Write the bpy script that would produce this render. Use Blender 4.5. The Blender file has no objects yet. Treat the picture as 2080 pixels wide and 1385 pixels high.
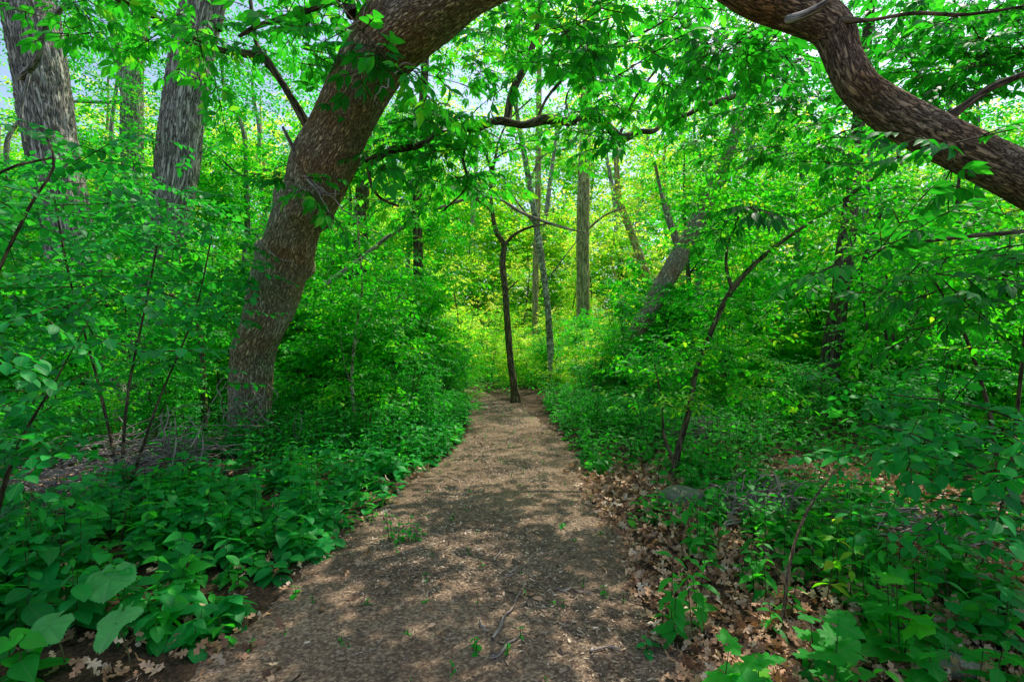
import bpy, math, random
import numpy as np
from mathutils import Vector

RNG = np.random.default_rng(7)
random.seed(7)
CAM_H = 1.6
F = 1040.0

def P(px, py, Y):
    return np.array([(px - 1040.0) / F * Y, Y, CAM_H - (py - 692.5) / F * Y])

scn = bpy.context.scene
col = scn.collection

# ------------------------------------------------------------------ noise
def _hash(ix, iy, iz, seed):
    h = (ix.astype(np.int64) * 374761393 + iy.astype(np.int64) * 668265263 + iz.astype(np.int64) * 2147483647 + seed * 974711) & 0xFFFFFFFF
    h = ((h ^ (h >> 13)) * 1274126177) & 0xFFFFFFFF
    h = h ^ (h >> 16)
    return (h & 0xFFFFFF) / float(0xFFFFFF)

def vnoise(p, seed=0):
    f = np.floor(p); i = f.astype(np.int64); t = p - f; t = t * t * (3 - 2 * t)
    def c(a, b, d): return _hash(i[:, 0] + a, i[:, 1] + b, i[:, 2] + d, seed)
    x, y, z = t[:, 0], t[:, 1], t[:, 2]
    a = (c(0,0,0)*(1-x) + c(1,0,0)*x)*(1-y) + (c(0,1,0)*(1-x) + c(1,1,0)*x)*y
    b = (c(0,0,1)*(1-x) + c(1,0,1)*x)*(1-y) + (c(0,1,1)*(1-x) + c(1,1,1)*x)*y
    return (a*(1-z) + b*z) * 2 - 1

def fbm(p, oct=3, seed=0):
    r = 0; a = 1.0; s = 0
    for k in range(oct):
        r = r + a * vnoise(p * (2.03 ** k), seed + k * 17); s += a; a *= 0.5
    return r / s

# ------------------------------------------------------------------ the lie of the land
def path_cx(y):
    return np.interp(y, [-4, 0, 2.4, 5.5, 8.3, 12.8, 16, 19, 22, 28], [-0.5, -0.48, -0.35, -0.14, 0.0, -0.42, -1.6, -3.4, -6.4, -14])
def path_hw(y):
    return np.interp(y, [0, 2.4, 5.5, 8.3, 12.8, 16, 30], [1.3, 1.24, 1.08, 0.80, 0.58, 0.62, 0.7])

def gz(x, y):
    x = np.atleast_1d(np.asarray(x, float)); y = np.atleast_1d(np.asarray(y, float))
    p = np.stack([x, y, np.zeros_like(x)], 1)
    d = np.abs(x - path_cx(y)) - path_hw(y)
    side = np.clip(d / 1.2, 0, 1)
    h = 0.05 * fbm(p * 0.9, 2, 3) + 0.012 * fbm(p * 5, 2, 5)
    h = h * (0.25 + 0.75 * side) + 0.06 * side
    h += 0.10 * np.clip((np.hypot(x, y) - 6) / 20, 0, 1) * fbm(p * 0.25, 2, 9)
    return h
def gz1(x, y): return float(gz([x], [y])[0])

# ------------------------------------------------------------------ mesh builder
class MB:
    def __init__(s):
        s.v = []; s.n = 0; s.loops = []; s.tot = []; s.mi = []; s.rnd = []; s.uv = []; s.bk = []
    def add(s, v, faces_idx, tot, uv=None, mi=0, rnd=None, bk=None):
        v = np.asarray(v, np.float32).reshape(-1, 3)
        s.v.append(v)
        li = np.asarray(faces_idx, np.int64) + s.n
        s.loops.append(li); tot = np.asarray(tot, np.int32); s.tot.append(tot)
        s.mi.append(np.full(len(tot), mi, np.int32))
        s.rnd.append(np.asarray(rnd, np.float32) if rnd is not None else np.full(len(tot), 0.5, np.float32))
        s.uv.append(np.asarray(uv, np.float32) if uv is not None else np.zeros((len(li), 2), np.float32))
        s.bk.append(np.asarray(bk, np.float32) if bk is not None else v)
        s.n += len(v)
    def mesh(s, name, mats, smooth=True):
        me = bpy.data.meshes.new(name)
        v = np.concatenate(s.v); L = np.concatenate(s.loops); T = np.concatenate(s.tot)
        me.vertices.add(len(v)); me.vertices.foreach_set('co', v.ravel())
        me.loops.add(len(L)); me.loops.foreach_set('vertex_index', L.astype(np.int32))
        me.polygons.add(len(T))
        st = np.concatenate([[0], np.cumsum(T)[:-1]]).astype(np.int32)
        me.polygons.foreach_set('loop_start', st)
        try: me.polygons.foreach_set('loop_total', T)
        except Exception: pass
        for m in mats: me.materials.append(m)
        me.polygons.foreach_set('material_index', np.concatenate(s.mi))
        me.polygons.foreach_set('use_smooth', np.full(len(T), smooth, bool))
        uvl = me.uv_layers.new(name='UVMap'); uvl.data.foreach_set('uv', np.concatenate(s.uv).ravel())
        a = me.attributes.new('rnd', 'FLOAT', 'FACE'); a.data.foreach_set('value', np.concatenate(s.rnd))
        b = me.attributes.new('bark', 'FLOAT_VECTOR', 'POINT'); b.data.foreach_set('vector', np.concatenate(s.bk).ravel())
        me.update(calc_edges=True)
        return me

def link(name, me, parent=None, loc=None):
    o = bpy.data.objects.new(name, me); col.objects.link(o)
    if parent is not None: o.parent = parent
    if loc is not None: o.location = loc
    return o
def tag(o, label=None, cat=None, group=None, kind=None):
    if label: o['label'] = label
    if cat: o['category'] = cat
    if group: o['group'] = group
    if kind: o['kind'] = kind
    return o
def thing(name, label, cat, loc=(0, 0, 0), rz=0.0, group=None):
    o = bpy.data.objects.new(name, None); col.objects.link(o)
    o.empty_display_size = 0.2
    o.location = loc; o.rotation_euler = (0, 0, rz)
    return tag(o, label, cat, group)
KIDS = {}
def part(name, me, parent):
    o = link(name, me, parent); KIDS.setdefault(parent.name, []).append(o); return o
def dup(root, loc, rz, label, group, scale=1.0, tilt=(0, 0)):
    r = root.copy(); col.objects.link(r); r.location = loc; r.rotation_euler = (tilt[0], tilt[1], rz)
    r.scale = (scale, scale, scale) if not hasattr(scale, '__len__') else scale
    r['label'] = label; r['group'] = group
    for ch in KIDS.get(root.name, []):
        c = ch.copy(); col.objects.link(c); c.parent = r
    return r

# ------------------------------------------------------------------ materials
def newmat(name):
    m = bpy.data.materials.new(name); m.use_nodes = True
    nt = m.node_tree; nt.nodes.clear()
    return m, nt
def nd(nt, t, **k):
    n = nt.nodes.new(t)
    for a, b in k.items():
        if a in ('inputs',):
            for i, v in b.items(): n.inputs[i].default_value = v
        else: setattr(n, a, b)
    return n
def ramp(nt, stops, interp='LINEAR'):
    r = nt.nodes.new('ShaderNodeValToRGB'); cr = r.color_ramp; cr.interpolation = interp
    while len(cr.elements) < len(stops): cr.elements.new(0.5)
    for e, (p, c) in zip(cr.elements, stops):
        e.position = p; e.color = (c[0], c[1], c[2], 1)
    return r
def math_(nt, op, a, b=None, clamp=False):
    n = nt.nodes.new('ShaderNodeMath'); n.operation = op; n.use_clamp = clamp
    for i, v in enumerate((a, b)):
        if v is None: continue
        if isinstance(v, (int, float)): n.inputs[i].default_value = v
        else: nt.links.new(v, n.inputs[i])
    return n.outputs[0]

def leaf_mat(name, stops, trans=1.6, tmix=0.4, rough=0.42, veins=False, spec=0.5, yel=0.0):
    m, nt = newmat(name); L = nt.links.new
    at = nd(nt, 'ShaderNodeAttribute', attribute_name='rnd')
    info = nd(nt, 'ShaderNodeObjectInfo')
    f = math_(nt, 'ADD', math_(nt, 'MULTIPLY', at.outputs['Fac'], 0.8), math_(nt, 'MULTIPLY', info.outputs['Random'], 0.2))
    r = ramp(nt, stops); L(f, r.inputs[0])
    c = r.outputs[0]
    geo = nd(nt, 'ShaderNodeNewGeometry')
    if veins:
        uv = nd(nt, 'ShaderNodeTexCoord'); sp = nd(nt, 'ShaderNodeSeparateXYZ'); L(uv.outputs['UV'], sp.inputs[0])
        ay = math_(nt, 'ABSOLUTE', math_(nt, 'SUBTRACT', sp.outputs[1], 0.5))
        mid = math_(nt, 'SUBTRACT', 1.0, math_(nt, 'MULTIPLY', ay, 26.0), True)
        s = math_(nt, 'FRACT', math_(nt, 'MULTIPLY', math_(nt, 'SUBTRACT', sp.outputs[0], math_(nt, 'MULTIPLY', ay, 0.7)), 7.0))
        s = math_(nt, 'ABSOLUTE', math_(nt, 'SUBTRACT', s, 0.5))
        side = math_(nt, 'MULTIPLY', math_(nt, 'SUBTRACT', 1.0, math_(nt, 'MULTIPLY', s, 9.0), True), 0.6)
        v = math_(nt, 'MAXIMUM', mid, side)
        mx = nd(nt, 'ShaderNodeMix', data_type='RGBA')
        L(math_(nt, 'MULTIPLY', v, 0.45), mx.inputs[0]); L(c, mx.inputs[6]); mx.inputs[7].default_value = (0.10, 0.30, 0.08, 1)
        c = mx.outputs[2]
    # fine mottling
    tc = nd(nt, 'ShaderNodeTexCoord'); nz = nd(nt, 'ShaderNodeTexNoise', inputs={'Scale': 9.0, 'Detail': 2.0}); L(tc.outputs['Object'], nz.inputs['Vector'])
    hs = nd(nt, 'ShaderNodeHueSaturation'); L(c, hs.inputs['Color'])
    L(math_(nt, 'ADD', math_(nt, 'MULTIPLY', nz.outputs['Fac'], 0.7), 0.65), hs.inputs['Value'])
    c = hs.outputs[0]
    pb = nd(nt, 'ShaderNodeBsdfPrincipled'); L(c, pb.inputs['Base Color'])
    pb.inputs['Roughness'].default_value = rough; pb.inputs['Specular IOR Level'].default_value = spec
    tr = nd(nt, 'ShaderNodeBsdfTranslucent')
    mt = nd(nt, 'ShaderNodeMix', data_type='RGBA', blend_type='MULTIPLY'); mt.inputs[0].default_value = 1.0
    L(c, mt.inputs[6]); mt.inputs[7].default_value = (trans * 1.5 + yel, trans * 1.45, trans * 0.5, 1); mt.clamp_result = True
    L(mt.outputs[2], tr.inputs['Color'])
    ms = nd(nt, 'ShaderNodeMixShader'); ms.inputs[0].default_value = tmix
    L(pb.outputs[0], ms.inputs[1]); L(tr.outputs[0], ms.inputs[2])
    if veins:
        bp = nd(nt, 'ShaderNodeBump', inputs={'Strength': 0.35, 'Distance': 0.002}); L(v, bp.inputs['Height']); L(bp.outputs[0], pb.inputs['Normal'])
    out = nd(nt, 'ShaderNodeOutputMaterial'); L(ms.outputs[0], out.inputs[0])
    return m

G = {
 'near':  leaf_mat('leaf_near_green', [(0, (0.004, 0.13, 0.010)), (0.45, (0.012, 0.30, 0.022)), (0.8, (0.05, 0.48, 0.03)), (1, (0.20, 0.62, 0.03))], 1.5, 0.47, 0.48, True, 0.25),
 'blue':  leaf_mat('leaf_blue_green', [(0, (0.004, 0.15, 0.024)), (0.5, (0.010, 0.32, 0.050)), (1, (0.06, 0.54, 0.06))], 1.4, 0.42, 0.45, True, 0.25),
 'mid':   leaf_mat('leaf_mid_green', [(0, (0.005, 0.17, 0.008)), (0.45, (0.022, 0.36, 0.014)), (0.8, (0.12, 0.54, 0.02)), (1, (0.34, 0.68, 0.04))], 1.6, 0.52, 0.5, False, 0.3),
 'sun':   leaf_mat('leaf_painted_sun', [(0, (0.02, 0.22, 0.008)), (0.35, (0.11, 0.45, 0.02)), (0.6, (0.36, 0.68, 0.05)), (1, (0.80, 0.88, 0.35))], 1.7, 0.64, 0.5, False, 0.3, yel=0.15),  # lighter, yellower leaf copy: sunlight painted into the colour
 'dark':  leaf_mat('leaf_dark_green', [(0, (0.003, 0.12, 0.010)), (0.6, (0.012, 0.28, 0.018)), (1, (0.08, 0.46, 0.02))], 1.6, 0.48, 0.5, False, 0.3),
 'litter': leaf_mat('leaf_litter_brown', [(0, (0.07, 0.035, 0.02)), (0.3, (0.25, 0.12, 0.06)), (0.55, (0.60, 0.33, 0.17)), (0.8, (0.75, 0.52, 0.33)), (1, (0.85, 0.72, 0.55))], 0.5, 0.15, 0.7),
}

def bark_mat(name, dark, light, tint, sx=16.0, sz=3.0, moss=0.0, bump=1.0, lenticel=0.0):
    m, nt = newmat(name); L = nt.links.new
    at = nd(nt, 'ShaderNodeAttribute', attribute_name='bark')
    mp = nd(nt, 'ShaderNodeMapping'); mp.inputs['Scale'].default_value = (sx, sx, sz); L(at.outputs['Vector'], mp.inputs[0])
    wn = nd(nt, 'ShaderNodeTexNoise', inputs={'Scale': 0.6, 'Detail': 3.0}); L(mp.outputs[0], wn.inputs['Vector'])
    ad = nd(nt, 'ShaderNodeVectorMath', operation='MULTIPLY_ADD'); L(wn.outputs['Color'], ad.inputs[0]); ad.inputs[1].default_value = (1.7, 1.7, 1.7); L(mp.outputs[0], ad.inputs[2])
    vo = nd(nt, 'ShaderNodeTexNoise', inputs={'Scale': 0.9, 'Detail': 4.0, 'Roughness': 0.55, 'Distortion': 0.6}); L(ad.outputs[0], vo.inputs['Vector'])
    nz = nd(nt, 'ShaderNodeTexNoise', inputs={'Scale': 1.7, 'Detail': 5.0, 'Roughness': 0.6}); L(ad.outputs[0], nz.inputs['Vector'])
    big = nd(nt, 'ShaderNodeTexNoise', inputs={'Scale': 1.6, 'Detail': 3.0}); L(at.outputs['Vector'], big.inputs['Vector'])
    e = math_(nt, 'MULTIPLY', math_(nt, 'ABSOLUTE', math_(nt, 'SUBTRACT', vo.outputs['Fac'], 0.5)), 7.0, True)
    h = math_(nt, 'ADD', math_(nt, 'MULTIPLY', e, 0.62), math_(nt, 'MULTIPLY', nz.outputs['Fac'], 0.45))
    r = ramp(nt, [(0.24, dark), (0.5, [0.5 * (a + b) for a, b in zip(dark, light)]), (0.86, light)]); L(h, r.inputs[0])
    mx = nd(nt, 'ShaderNodeMix', data_type='RGBA', blend_type='MIX'); L(math_(nt, 'MULTIPLY', math_(nt, 'SUBTRACT', big.outputs['Fac'], 0.42, True), 3.2, True), mx.inputs[0])
    mul = nd(nt, 'ShaderNodeMix', data_type='RGBA', blend_type='MULTIPLY'); mul.inputs[0].default_value = 1; L(r.outputs[0], mul.inputs[6]); mul.inputs[7].default_value = (*tint, 1)
    L(r.outputs[0], mx.inputs[6]); L(mul.outputs[2], mx.inputs[7])
    c = mx.outputs[2]
    if moss > 0:
        mn = nd(nt, 'ShaderNodeTexNoise', inputs={'Scale': 5.0, 'Detail': 5.0}); L(at.outputs['Vector'], mn.inputs['Vector'])
        mm = nd(nt, 'ShaderNodeMix', data_type='RGBA'); L(math_(nt, 'MULTIPLY', math_(nt, 'SUBTRACT', mn.outputs['Fac'], 0.5, True), moss * 8, True), mm.inputs[0])
        L(c, mm.inputs[6]); mm.inputs[7].default_value = (0.07, 0.12, 0.03, 1); c = mm.outputs[2]
    pb = nd(nt, 'ShaderNodeBsdfPrincipled'); L(c, pb.inputs['Base Color']); pb.inputs['Roughness'].default_value = 0.9; pb.inputs['Specular IOR Level'].default_value = 0.2
    bp = nd(nt, 'ShaderNodeBump', inputs={'Strength': bump, 'Distance': 0.02}); L(h, bp.inputs['Height']); L(bp.outputs[0], pb.inputs['Normal'])
    out = nd(nt, 'ShaderNodeOutputMaterial'); L(pb.outputs[0], out.inputs[0])
    return m
B = {
 'red':  bark_mat('bark_reddish_brown', (0.15, 0.098, 0.062), (0.98, 0.80, 0.60), (1.0, 0.66, 0.42), 52, 11.0, 0.0, 1.4),
 'grey': bark_mat('bark_furrowed_grey', (0.06, 0.05, 0.04), (0.70, 0.64, 0.52), (0.75, 0.85, 0.72), 22, 2.6, 0.12, 1.4),
 'pale': bark_mat('bark_pale_tan', (0.12, 0.09, 0.04), (0.80, 0.62, 0.34), (0.85, 0.9, 0.6), 20, 2.5, 0.25, 0.8),
 'birch': bark_mat('bark_mottled_white', (0.04, 0.035, 0.02), (0.80, 0.74, 0.52), (0.45, 0.5, 0.28), 10, 14, 0.1, 0.5),
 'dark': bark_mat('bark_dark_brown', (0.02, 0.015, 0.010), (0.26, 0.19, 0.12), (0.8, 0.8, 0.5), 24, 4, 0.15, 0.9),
 'limb': bark_mat('bark_limb_brown', (0.045, 0.028, 0.018), (0.60, 0.42, 0.26), (0.85, 0.60, 0.34), 48, 11, 0.12, 1.2),
 'moss': bark_mat('bark_mossy_brown', (0.02, 0.016, 0.008), (0.34, 0.24, 0.13), (0.8, 0.85, 0.4), 22, 4, 0.35, 0.9),
 'dead': bark_mat('dead_wood_grey', (0.08, 0.065, 0.055), (0.62, 0.52, 0.45), (1.0, 0.85, 0.75), 40, 4, 0.0, 0.5),
 'twig': bark_mat('twig_green_brown', (0.02, 0.018, 0.008), (0.12, 0.12, 0.05), (1, 1, 0.8), 30, 5, 0.0, 0.3),
}

def ground_mat(name, path=False):
    m, nt = newmat(name); L = nt.links.new
    tc = nd(nt, 'ShaderNodeTexCoord')
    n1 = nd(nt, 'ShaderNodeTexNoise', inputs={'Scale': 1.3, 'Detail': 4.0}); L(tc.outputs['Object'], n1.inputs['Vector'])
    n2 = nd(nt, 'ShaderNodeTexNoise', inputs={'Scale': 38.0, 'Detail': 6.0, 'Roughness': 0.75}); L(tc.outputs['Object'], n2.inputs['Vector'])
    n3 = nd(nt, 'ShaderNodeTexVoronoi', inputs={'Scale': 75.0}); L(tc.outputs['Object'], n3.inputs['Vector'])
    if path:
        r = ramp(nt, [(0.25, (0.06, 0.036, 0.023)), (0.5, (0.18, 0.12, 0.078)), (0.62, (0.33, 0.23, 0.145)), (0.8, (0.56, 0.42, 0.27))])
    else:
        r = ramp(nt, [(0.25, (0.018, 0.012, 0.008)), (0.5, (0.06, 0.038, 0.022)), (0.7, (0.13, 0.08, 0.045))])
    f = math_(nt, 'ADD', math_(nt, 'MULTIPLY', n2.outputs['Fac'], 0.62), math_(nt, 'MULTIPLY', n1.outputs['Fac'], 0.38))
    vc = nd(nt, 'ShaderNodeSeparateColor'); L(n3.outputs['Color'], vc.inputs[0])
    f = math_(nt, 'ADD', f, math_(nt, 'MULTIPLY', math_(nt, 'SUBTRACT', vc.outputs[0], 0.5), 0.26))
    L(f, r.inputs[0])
    pb = nd(nt, 'ShaderNodeBsdfPrincipled'); L(r.outputs[0], pb.inputs['Base Color']); pb.inputs['Roughness'].default_value = 0.95; pb.inputs['Specular IOR Level'].default_value = 0.15
    bp = nd(nt, 'ShaderNodeBump', inputs={'Strength': 0.8, 'Distance': 0.015}); L(f, bp.inputs['Height']); L(bp.outputs[0], pb.inputs['Normal'])
    out = nd(nt, 'ShaderNodeOutputMaterial'); L(pb.outputs[0], out.inputs[0])
    return m
def chip_mat():
    m, nt = newmat('wood_chips'); L = nt.links.new
    at = nd(nt, 'ShaderNodeAttribute', attribute_name='rnd')
    r = ramp(nt, [(0, (0.06, 0.037, 0.026)), (0.35, (0.20, 0.135, 0.09)), (0.7, (0.46, 0.335, 0.22)), (1, (0.78, 0.63, 0.45))]); L(at.outputs['Fac'], r.inputs[0])
    pb = nd(nt, 'ShaderNodeBsdfPrincipled'); L(r.outputs[0], pb.inputs['Base Color']); pb.inputs['Roughness'].default_value = 0.85
    out = nd(nt, 'ShaderNodeOutputMaterial'); L(pb.outputs[0], out.inputs[0])
    return m
def stone_mat():
    m, nt = newmat('granite_stone'); L = nt.links.new
    tc = nd(nt, 'ShaderNodeTexCoord')
    n1 = nd(nt, 'ShaderNodeTexNoise', inputs={'Scale': 6.0, 'Detail': 5.0}); L(tc.outputs['Object'], n1.inputs['Vector'])
    n2 = nd(nt, 'ShaderNodeTexNoise', inputs={'Scale': 90.0, 'Detail': 4.0}); L(tc.outputs['Object'], n2.inputs['Vector'])
    f = math_(nt, 'ADD', math_(nt, 'MULTIPLY', n1.outputs['Fac'], 0.5), math_(nt, 'MULTIPLY', n2.outputs['Fac'], 0.5))
    r = ramp(nt, [(0.3, (0.06, 0.07, 0.04)), (0.48, (0.16, 0.17, 0.10)), (0.7, (0.34, 0.29, 0.22))]); L(f, r.inputs[0])
    pb = nd(nt, 'ShaderNodeBsdfPrincipled'); L(r.outputs[0], pb.inputs['Base Color']); pb.inputs['Roughness'].default_value = 0.85
    bp = nd(nt, 'ShaderNodeBump', inputs={'Strength': 0.6, 'Distance': 0.01}); L(f, bp.inputs['Height']); L(bp.outputs[0], pb.inputs['Normal'])
    out = nd(nt, 'ShaderNodeOutputMaterial'); L(pb.outputs[0], out.inputs[0])
    return m
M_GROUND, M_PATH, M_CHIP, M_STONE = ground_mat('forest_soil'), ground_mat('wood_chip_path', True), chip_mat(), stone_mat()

# ------------------------------------------------------------------ leaf shapes  (along +X, length 1, normal +Z)
def leaf_tpl(prof, n_half=1, fold=0.12, droop=0.18, serr=0.0):
    """prof: list of (t, halfwidth) between base and tip."""
    v = [(0, 0, 0)]; uv = [(0, .5)]
    st = []
    for (t, w) in prof:
        z = -droop * t * t
        st.append((len(v), len(v) + 1, len(v) + 2))
        for s in (-1, 0, 1):
            v.append((t + (0.03 * abs(s)), s * w, z + fold * w * abs(s))); uv.append((t, .5 + s * w))
    v.append((1, 0, -droop)); uv.append((1, .5)); tip = len(v) - 1
    faces = [(0, st[0][1], st[0][0]), (0, st[0][2], st[0][1])]
    for a, b in zip(st[:-1], st[1:]):
        faces += [(a[0], a[1], b[1], b[0]), (a[1], a[2], b[2], b[1])]
    faces += [(st[-1][0], st[-1][1], tip), (st[-1][1], st[-1][2], tip)]
    return mk_tpl(v, faces, uv)
def mk_tpl(v, faces, uv):
    L = [i for f in faces for i in f]
    return dict(v=np.array(v, float), L=np.array(L), T=np.array([len(f) for f in faces]), uv=np.array([uv[i] for i in L]))
def lobed_tpl(outline, center=(0.35, 0), cup=0.12, seed=0):
    v = [(center[0], center[1], 0)]; uv = [(center[0], .5)]
    pts = outline + [(x, -y) for x, y in reversed(outline[1:-1])]
    for (x, y) in pts:
        r2 = (x - .4) ** 2 + y * y
        v.append((x, y, -cup * r2 + 0.05 * math.sin(9 * x + 5 * y))); uv.append((x, .5 + y * 0.6))
    n = len(pts)
    return mk_tpl(v, [(0, 1 + (i + 1) % n, 1 + i) for i in range(n)], uv)
RHOMB = mk_tpl([(0, 0, 0), (.45, -.27, .04), (1, 0, -.1), (.45, .27, .04)], [(0, 1, 2), (0, 2, 3)], [(0, .5), (.45, .23), (1, .5), (.45, .77)])
OVATE = leaf_tpl([(.25, .24), (.6, .24)], fold=.25)
OVAL = leaf_tpl([(.08, .13), (.22, .25), (.42, .32), (.62, .30), (.8, .19), (.92, .08)], fold=.22, droop=.22)
LANCE = leaf_tpl([(.1, .10), (.28, .2), (.45, .22), (.65, .16), (.85, .06)], fold=.3, droop=.28)
HEART = leaf_tpl([(.0, .22), (.14, .37), (.35, .40), (.58, .30), (.78, .15), (.9, .05)], fold=.15, droop=.3)
MAPLE = lobed_tpl([(0, 0), (.02, .12), (-.12, .30), (.10, .36), (.12, .50), (.30, .44), (.42, .56), (.50, .40), (.48, .24), (.66, .30), (.72, .20), (.84, .16), (1.0, 0)])
OAK = lobed_tpl([(0, 0), (.12, .04), (.18, .16), (.28, .17), (.30, .07), (.42, .10), (.46, .26), (.56, .26), (.58, .10), (.68, .10), (.74, .22), (.82, .18), (.84, .08), (1.0, 0)], (0.5, 0), cup=-0.35)
GRAPE = lobed_tpl([(0.05, 0), (-.05, .12), (-.12, .28), (-.02, .36), (.02, .46), (.14, .45), (.24, .54), (.34, .46), (.44, .50), (.5, .40), (.6, .40), (.64, .30), (.76, .28), (.8, .18), (.9, .14), (1.0, 0)], (.12, 0), cup=.25)

def rot_mats(yaw, pitch, roll):
    cy, sy = np.cos(yaw), np.sin(yaw); cp, sp = np.cos(pitch), np.sin(pitch); cr, sr = np.cos(roll), np.sin(roll)
    R = np.empty((len(yaw), 3, 3))
    # Rz(yaw) * Ry(-pitch) * Rx(roll)
    R[:, 0, 0] = cy * cp; R[:, 0, 1] = -cy * sp * sr - sy * cr; R[:, 0, 2] = -cy * sp * cr + sy * sr
    R[:, 1, 0] = sy * cp; R[:, 1, 1] = -sy * sp * sr + cy * cr; R[:, 1, 2] = -sy * sp * cr - cy * sr
    R[:, 2, 0] = sp;      R[:, 2, 1] = cp * sr;                 R[:, 2, 2] = cp * cr
    return R

def stamp(mb, tpl, pos, R, s, rnd, mi=0):
    N = len(pos)
    if N == 0: return
    v = np.einsum('nij,kj->nki', R, tpl['v']) * np.asarray(s).reshape(-1, 1, 1) + pos[:, None, :]
    k = len(tpl['v'])
    L = (tpl['L'][None, :] + (np.arange(N) * k)[:, None]).ravel()
    T = np.tile(tpl['T'], N)
    mb.add(v.reshape(-1, 3), L, T, np.tile(tpl['uv'], (N, 1)), mi, np.repeat(rnd, len(tpl['T'])))

def sticks(mb, a, b, r0, r1, mi=0):
    """many straight 3-sided tapered sticks a->b"""
    N = len(a)
    if N == 0: return
    d = b - a; ln = np.linalg.norm(d, axis=1, keepdims=True) + 1e-9; d = d / ln
    up = np.where(np.abs(d[:, 2:3]) > 0.9, np.array([[1., 0, 0]]), np.array([[0, 0, 1.]]))
    u = np.cross(d, up); u /= np.linalg.norm(u, axis=1, keepdims=True); w = np.cross(d, u)
    vs = []
    for base, r in ((a, r0), (b, r1)):
        r = np.broadcast_to(np.asarray(r, float), (N,))[:, None]
        for k in range(3):
            an = k * 2.0944
            vs.append(base + (u * math.cos(an) + w * math.sin(an)) * r)
    v = np.stack(vs, 1)
    f = np.array([0, 1, 4, 3, 1, 2, 5, 4, 2, 0, 3, 5])
    L = (f[None] + (np.arange(N) * 6)[:, None]).ravel()
    mb.add(v.reshape(-1, 3), L, np.full(N * 3, 4), None, mi, None)

# spray = arrays of leaf transforms on a twig along +X of length 1
def spray_alt(rng, n=9, ls=0.24, spread=1.0):
    t = np.linspace(0.15, 1, n); sg = np.where(np.arange(n) % 2, 1, -1).astype(float); sg[-1] = 0
    yaw = sg * (0.95 * spread + rng.normal(0, .2, n)); pitch = rng.normal(-.25, .25, n); roll = rng.normal(0, .35, n) - sg * .15
    pos = np.stack([t, np.zeros(n), -.12 * t * t], 1)
    return pos, rot_mats(yaw, pitch, roll), ls * rng.uniform(.7, 1.15, n), [(np.array([0, 0, 0.]), np.array([1, 0, -.12]))]
def spray_comp(rng, nodes=3, ls=0.23):
    P_, R_, S_, tw = [], [], [], [(np.zeros(3), np.array([1, 0, -.1]))]
    for i in range(nodes):
        t = .25 + .75 * i / (nodes - 1)
        for sg in ((-1, 1) if i < nodes - 1 else (0,)):
            yaw = sg * rng.uniform(.6, 1.1); pit = rng.normal(-.3, .2); base = np.array([t, 0, -.1 * t * t])
            d = np.array([math.cos(yaw) * math.cos(pit), math.sin(yaw) * math.cos(pit), math.sin(pit)])
            ln = rng.uniform(.22, .34); tw.append((base, base + d * ln))
            rs = rng.normal(0, .3)
            for (f, dy) in ((.5, .9), (.5, -.9), (.85, .75), (.85, -.75), (1., 0)):
                P_.append(base + d * ln * f); R_.append((yaw + dy, pit + rng.normal(-.1, .15), rs + rng.normal(0, .2))); S_.append(ls * rng.uniform(.8, 1.2) * (1.15 if dy == 0 else 1))
    a = np.array(R_); return np.array(P_), rot_mats(a[:, 0], a[:, 1], a[:, 2]), np.array(S_), tw
def make_sprays(rng, kind, n=6, **k):
    return [(spray_alt if kind == 'alt' else spray_comp)(rng, **k) for _ in range(n)]

def foliage(rng, clumps, per, size, sprays, tpl, twigs=False, flat=.45, mi_twig=1, pitch_mu=-.05, mb=None, rmode=None, outward=.6):
    """clumps: (K,4) centre+radius.  each gets `per` sprays of length `size`"""
    mb = mb or MB()
    K = len(clumps); N = K * per
    ci = np.repeat(np.arange(K), per)
    d = rng.normal(size=(N, 3)); d /= np.linalg.norm(d, axis=1, keepdims=True)
    r = rng.uniform(0, 1, N) ** .5
    off = d * r[:, None] * clumps[ci, 3:4]; off[:, 2] *= flat
    pos = clumps[ci, :3] + off
    yaw0 = np.arctan2(off[:, 1], off[:, 0]); yaw = np.where(rng.random(N) < outward, yaw0 + rng.normal(0, .7, N), rng.uniform(-math.pi, math.pi, N))
    pitch = rng.normal(pitch_mu, .3, N); roll = rng.normal(0, .3, N)
    R = rot_mats(yaw, pitch, roll); S = size * rng.uniform(.65, 1.25, N)
    tone = np.clip(rng.normal(.42, .26, K)[ci] * .6 + rng.normal(.42, .28, N) * .4, 0, 1)
    si = rng.integers(0, len(sprays), N)
    for k, (lp, lR, lS, tw) in enumerate(sprays):
        ix = np.where(si == k)[0]
        if len(ix) == 0: continue
        n = len(lp)
        p = np.einsum('nij,kj->nki', R[ix], lp) * S[ix, None, None] + pos[ix, None, :]
        rr = np.einsum('nij,kjl->nkil', R[ix], lR)
        s = S[ix, None] * lS[None, :]
        rnd = np.clip(tone[ix, None] + rng.normal(0, .2, (len(ix), n)), 0, 1)
        stamp(mb, tpl, p.reshape(-1, 3), rr.reshape(-1, 3, 3), s.ravel(), rnd.ravel())
        if twigs:
            for (a, b) in tw:
                A = np.einsum('nij,j->ni', R[ix], a) * S[ix, None] + pos[ix]
                Bb = np.einsum('nij,j->ni', R[ix], b) * S[ix, None] + pos[ix]
                sticks(mb, A, Bb, .0045 * S[ix] / .4, .0025 * S[ix] / .4, mi_twig)
    return mb

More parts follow.
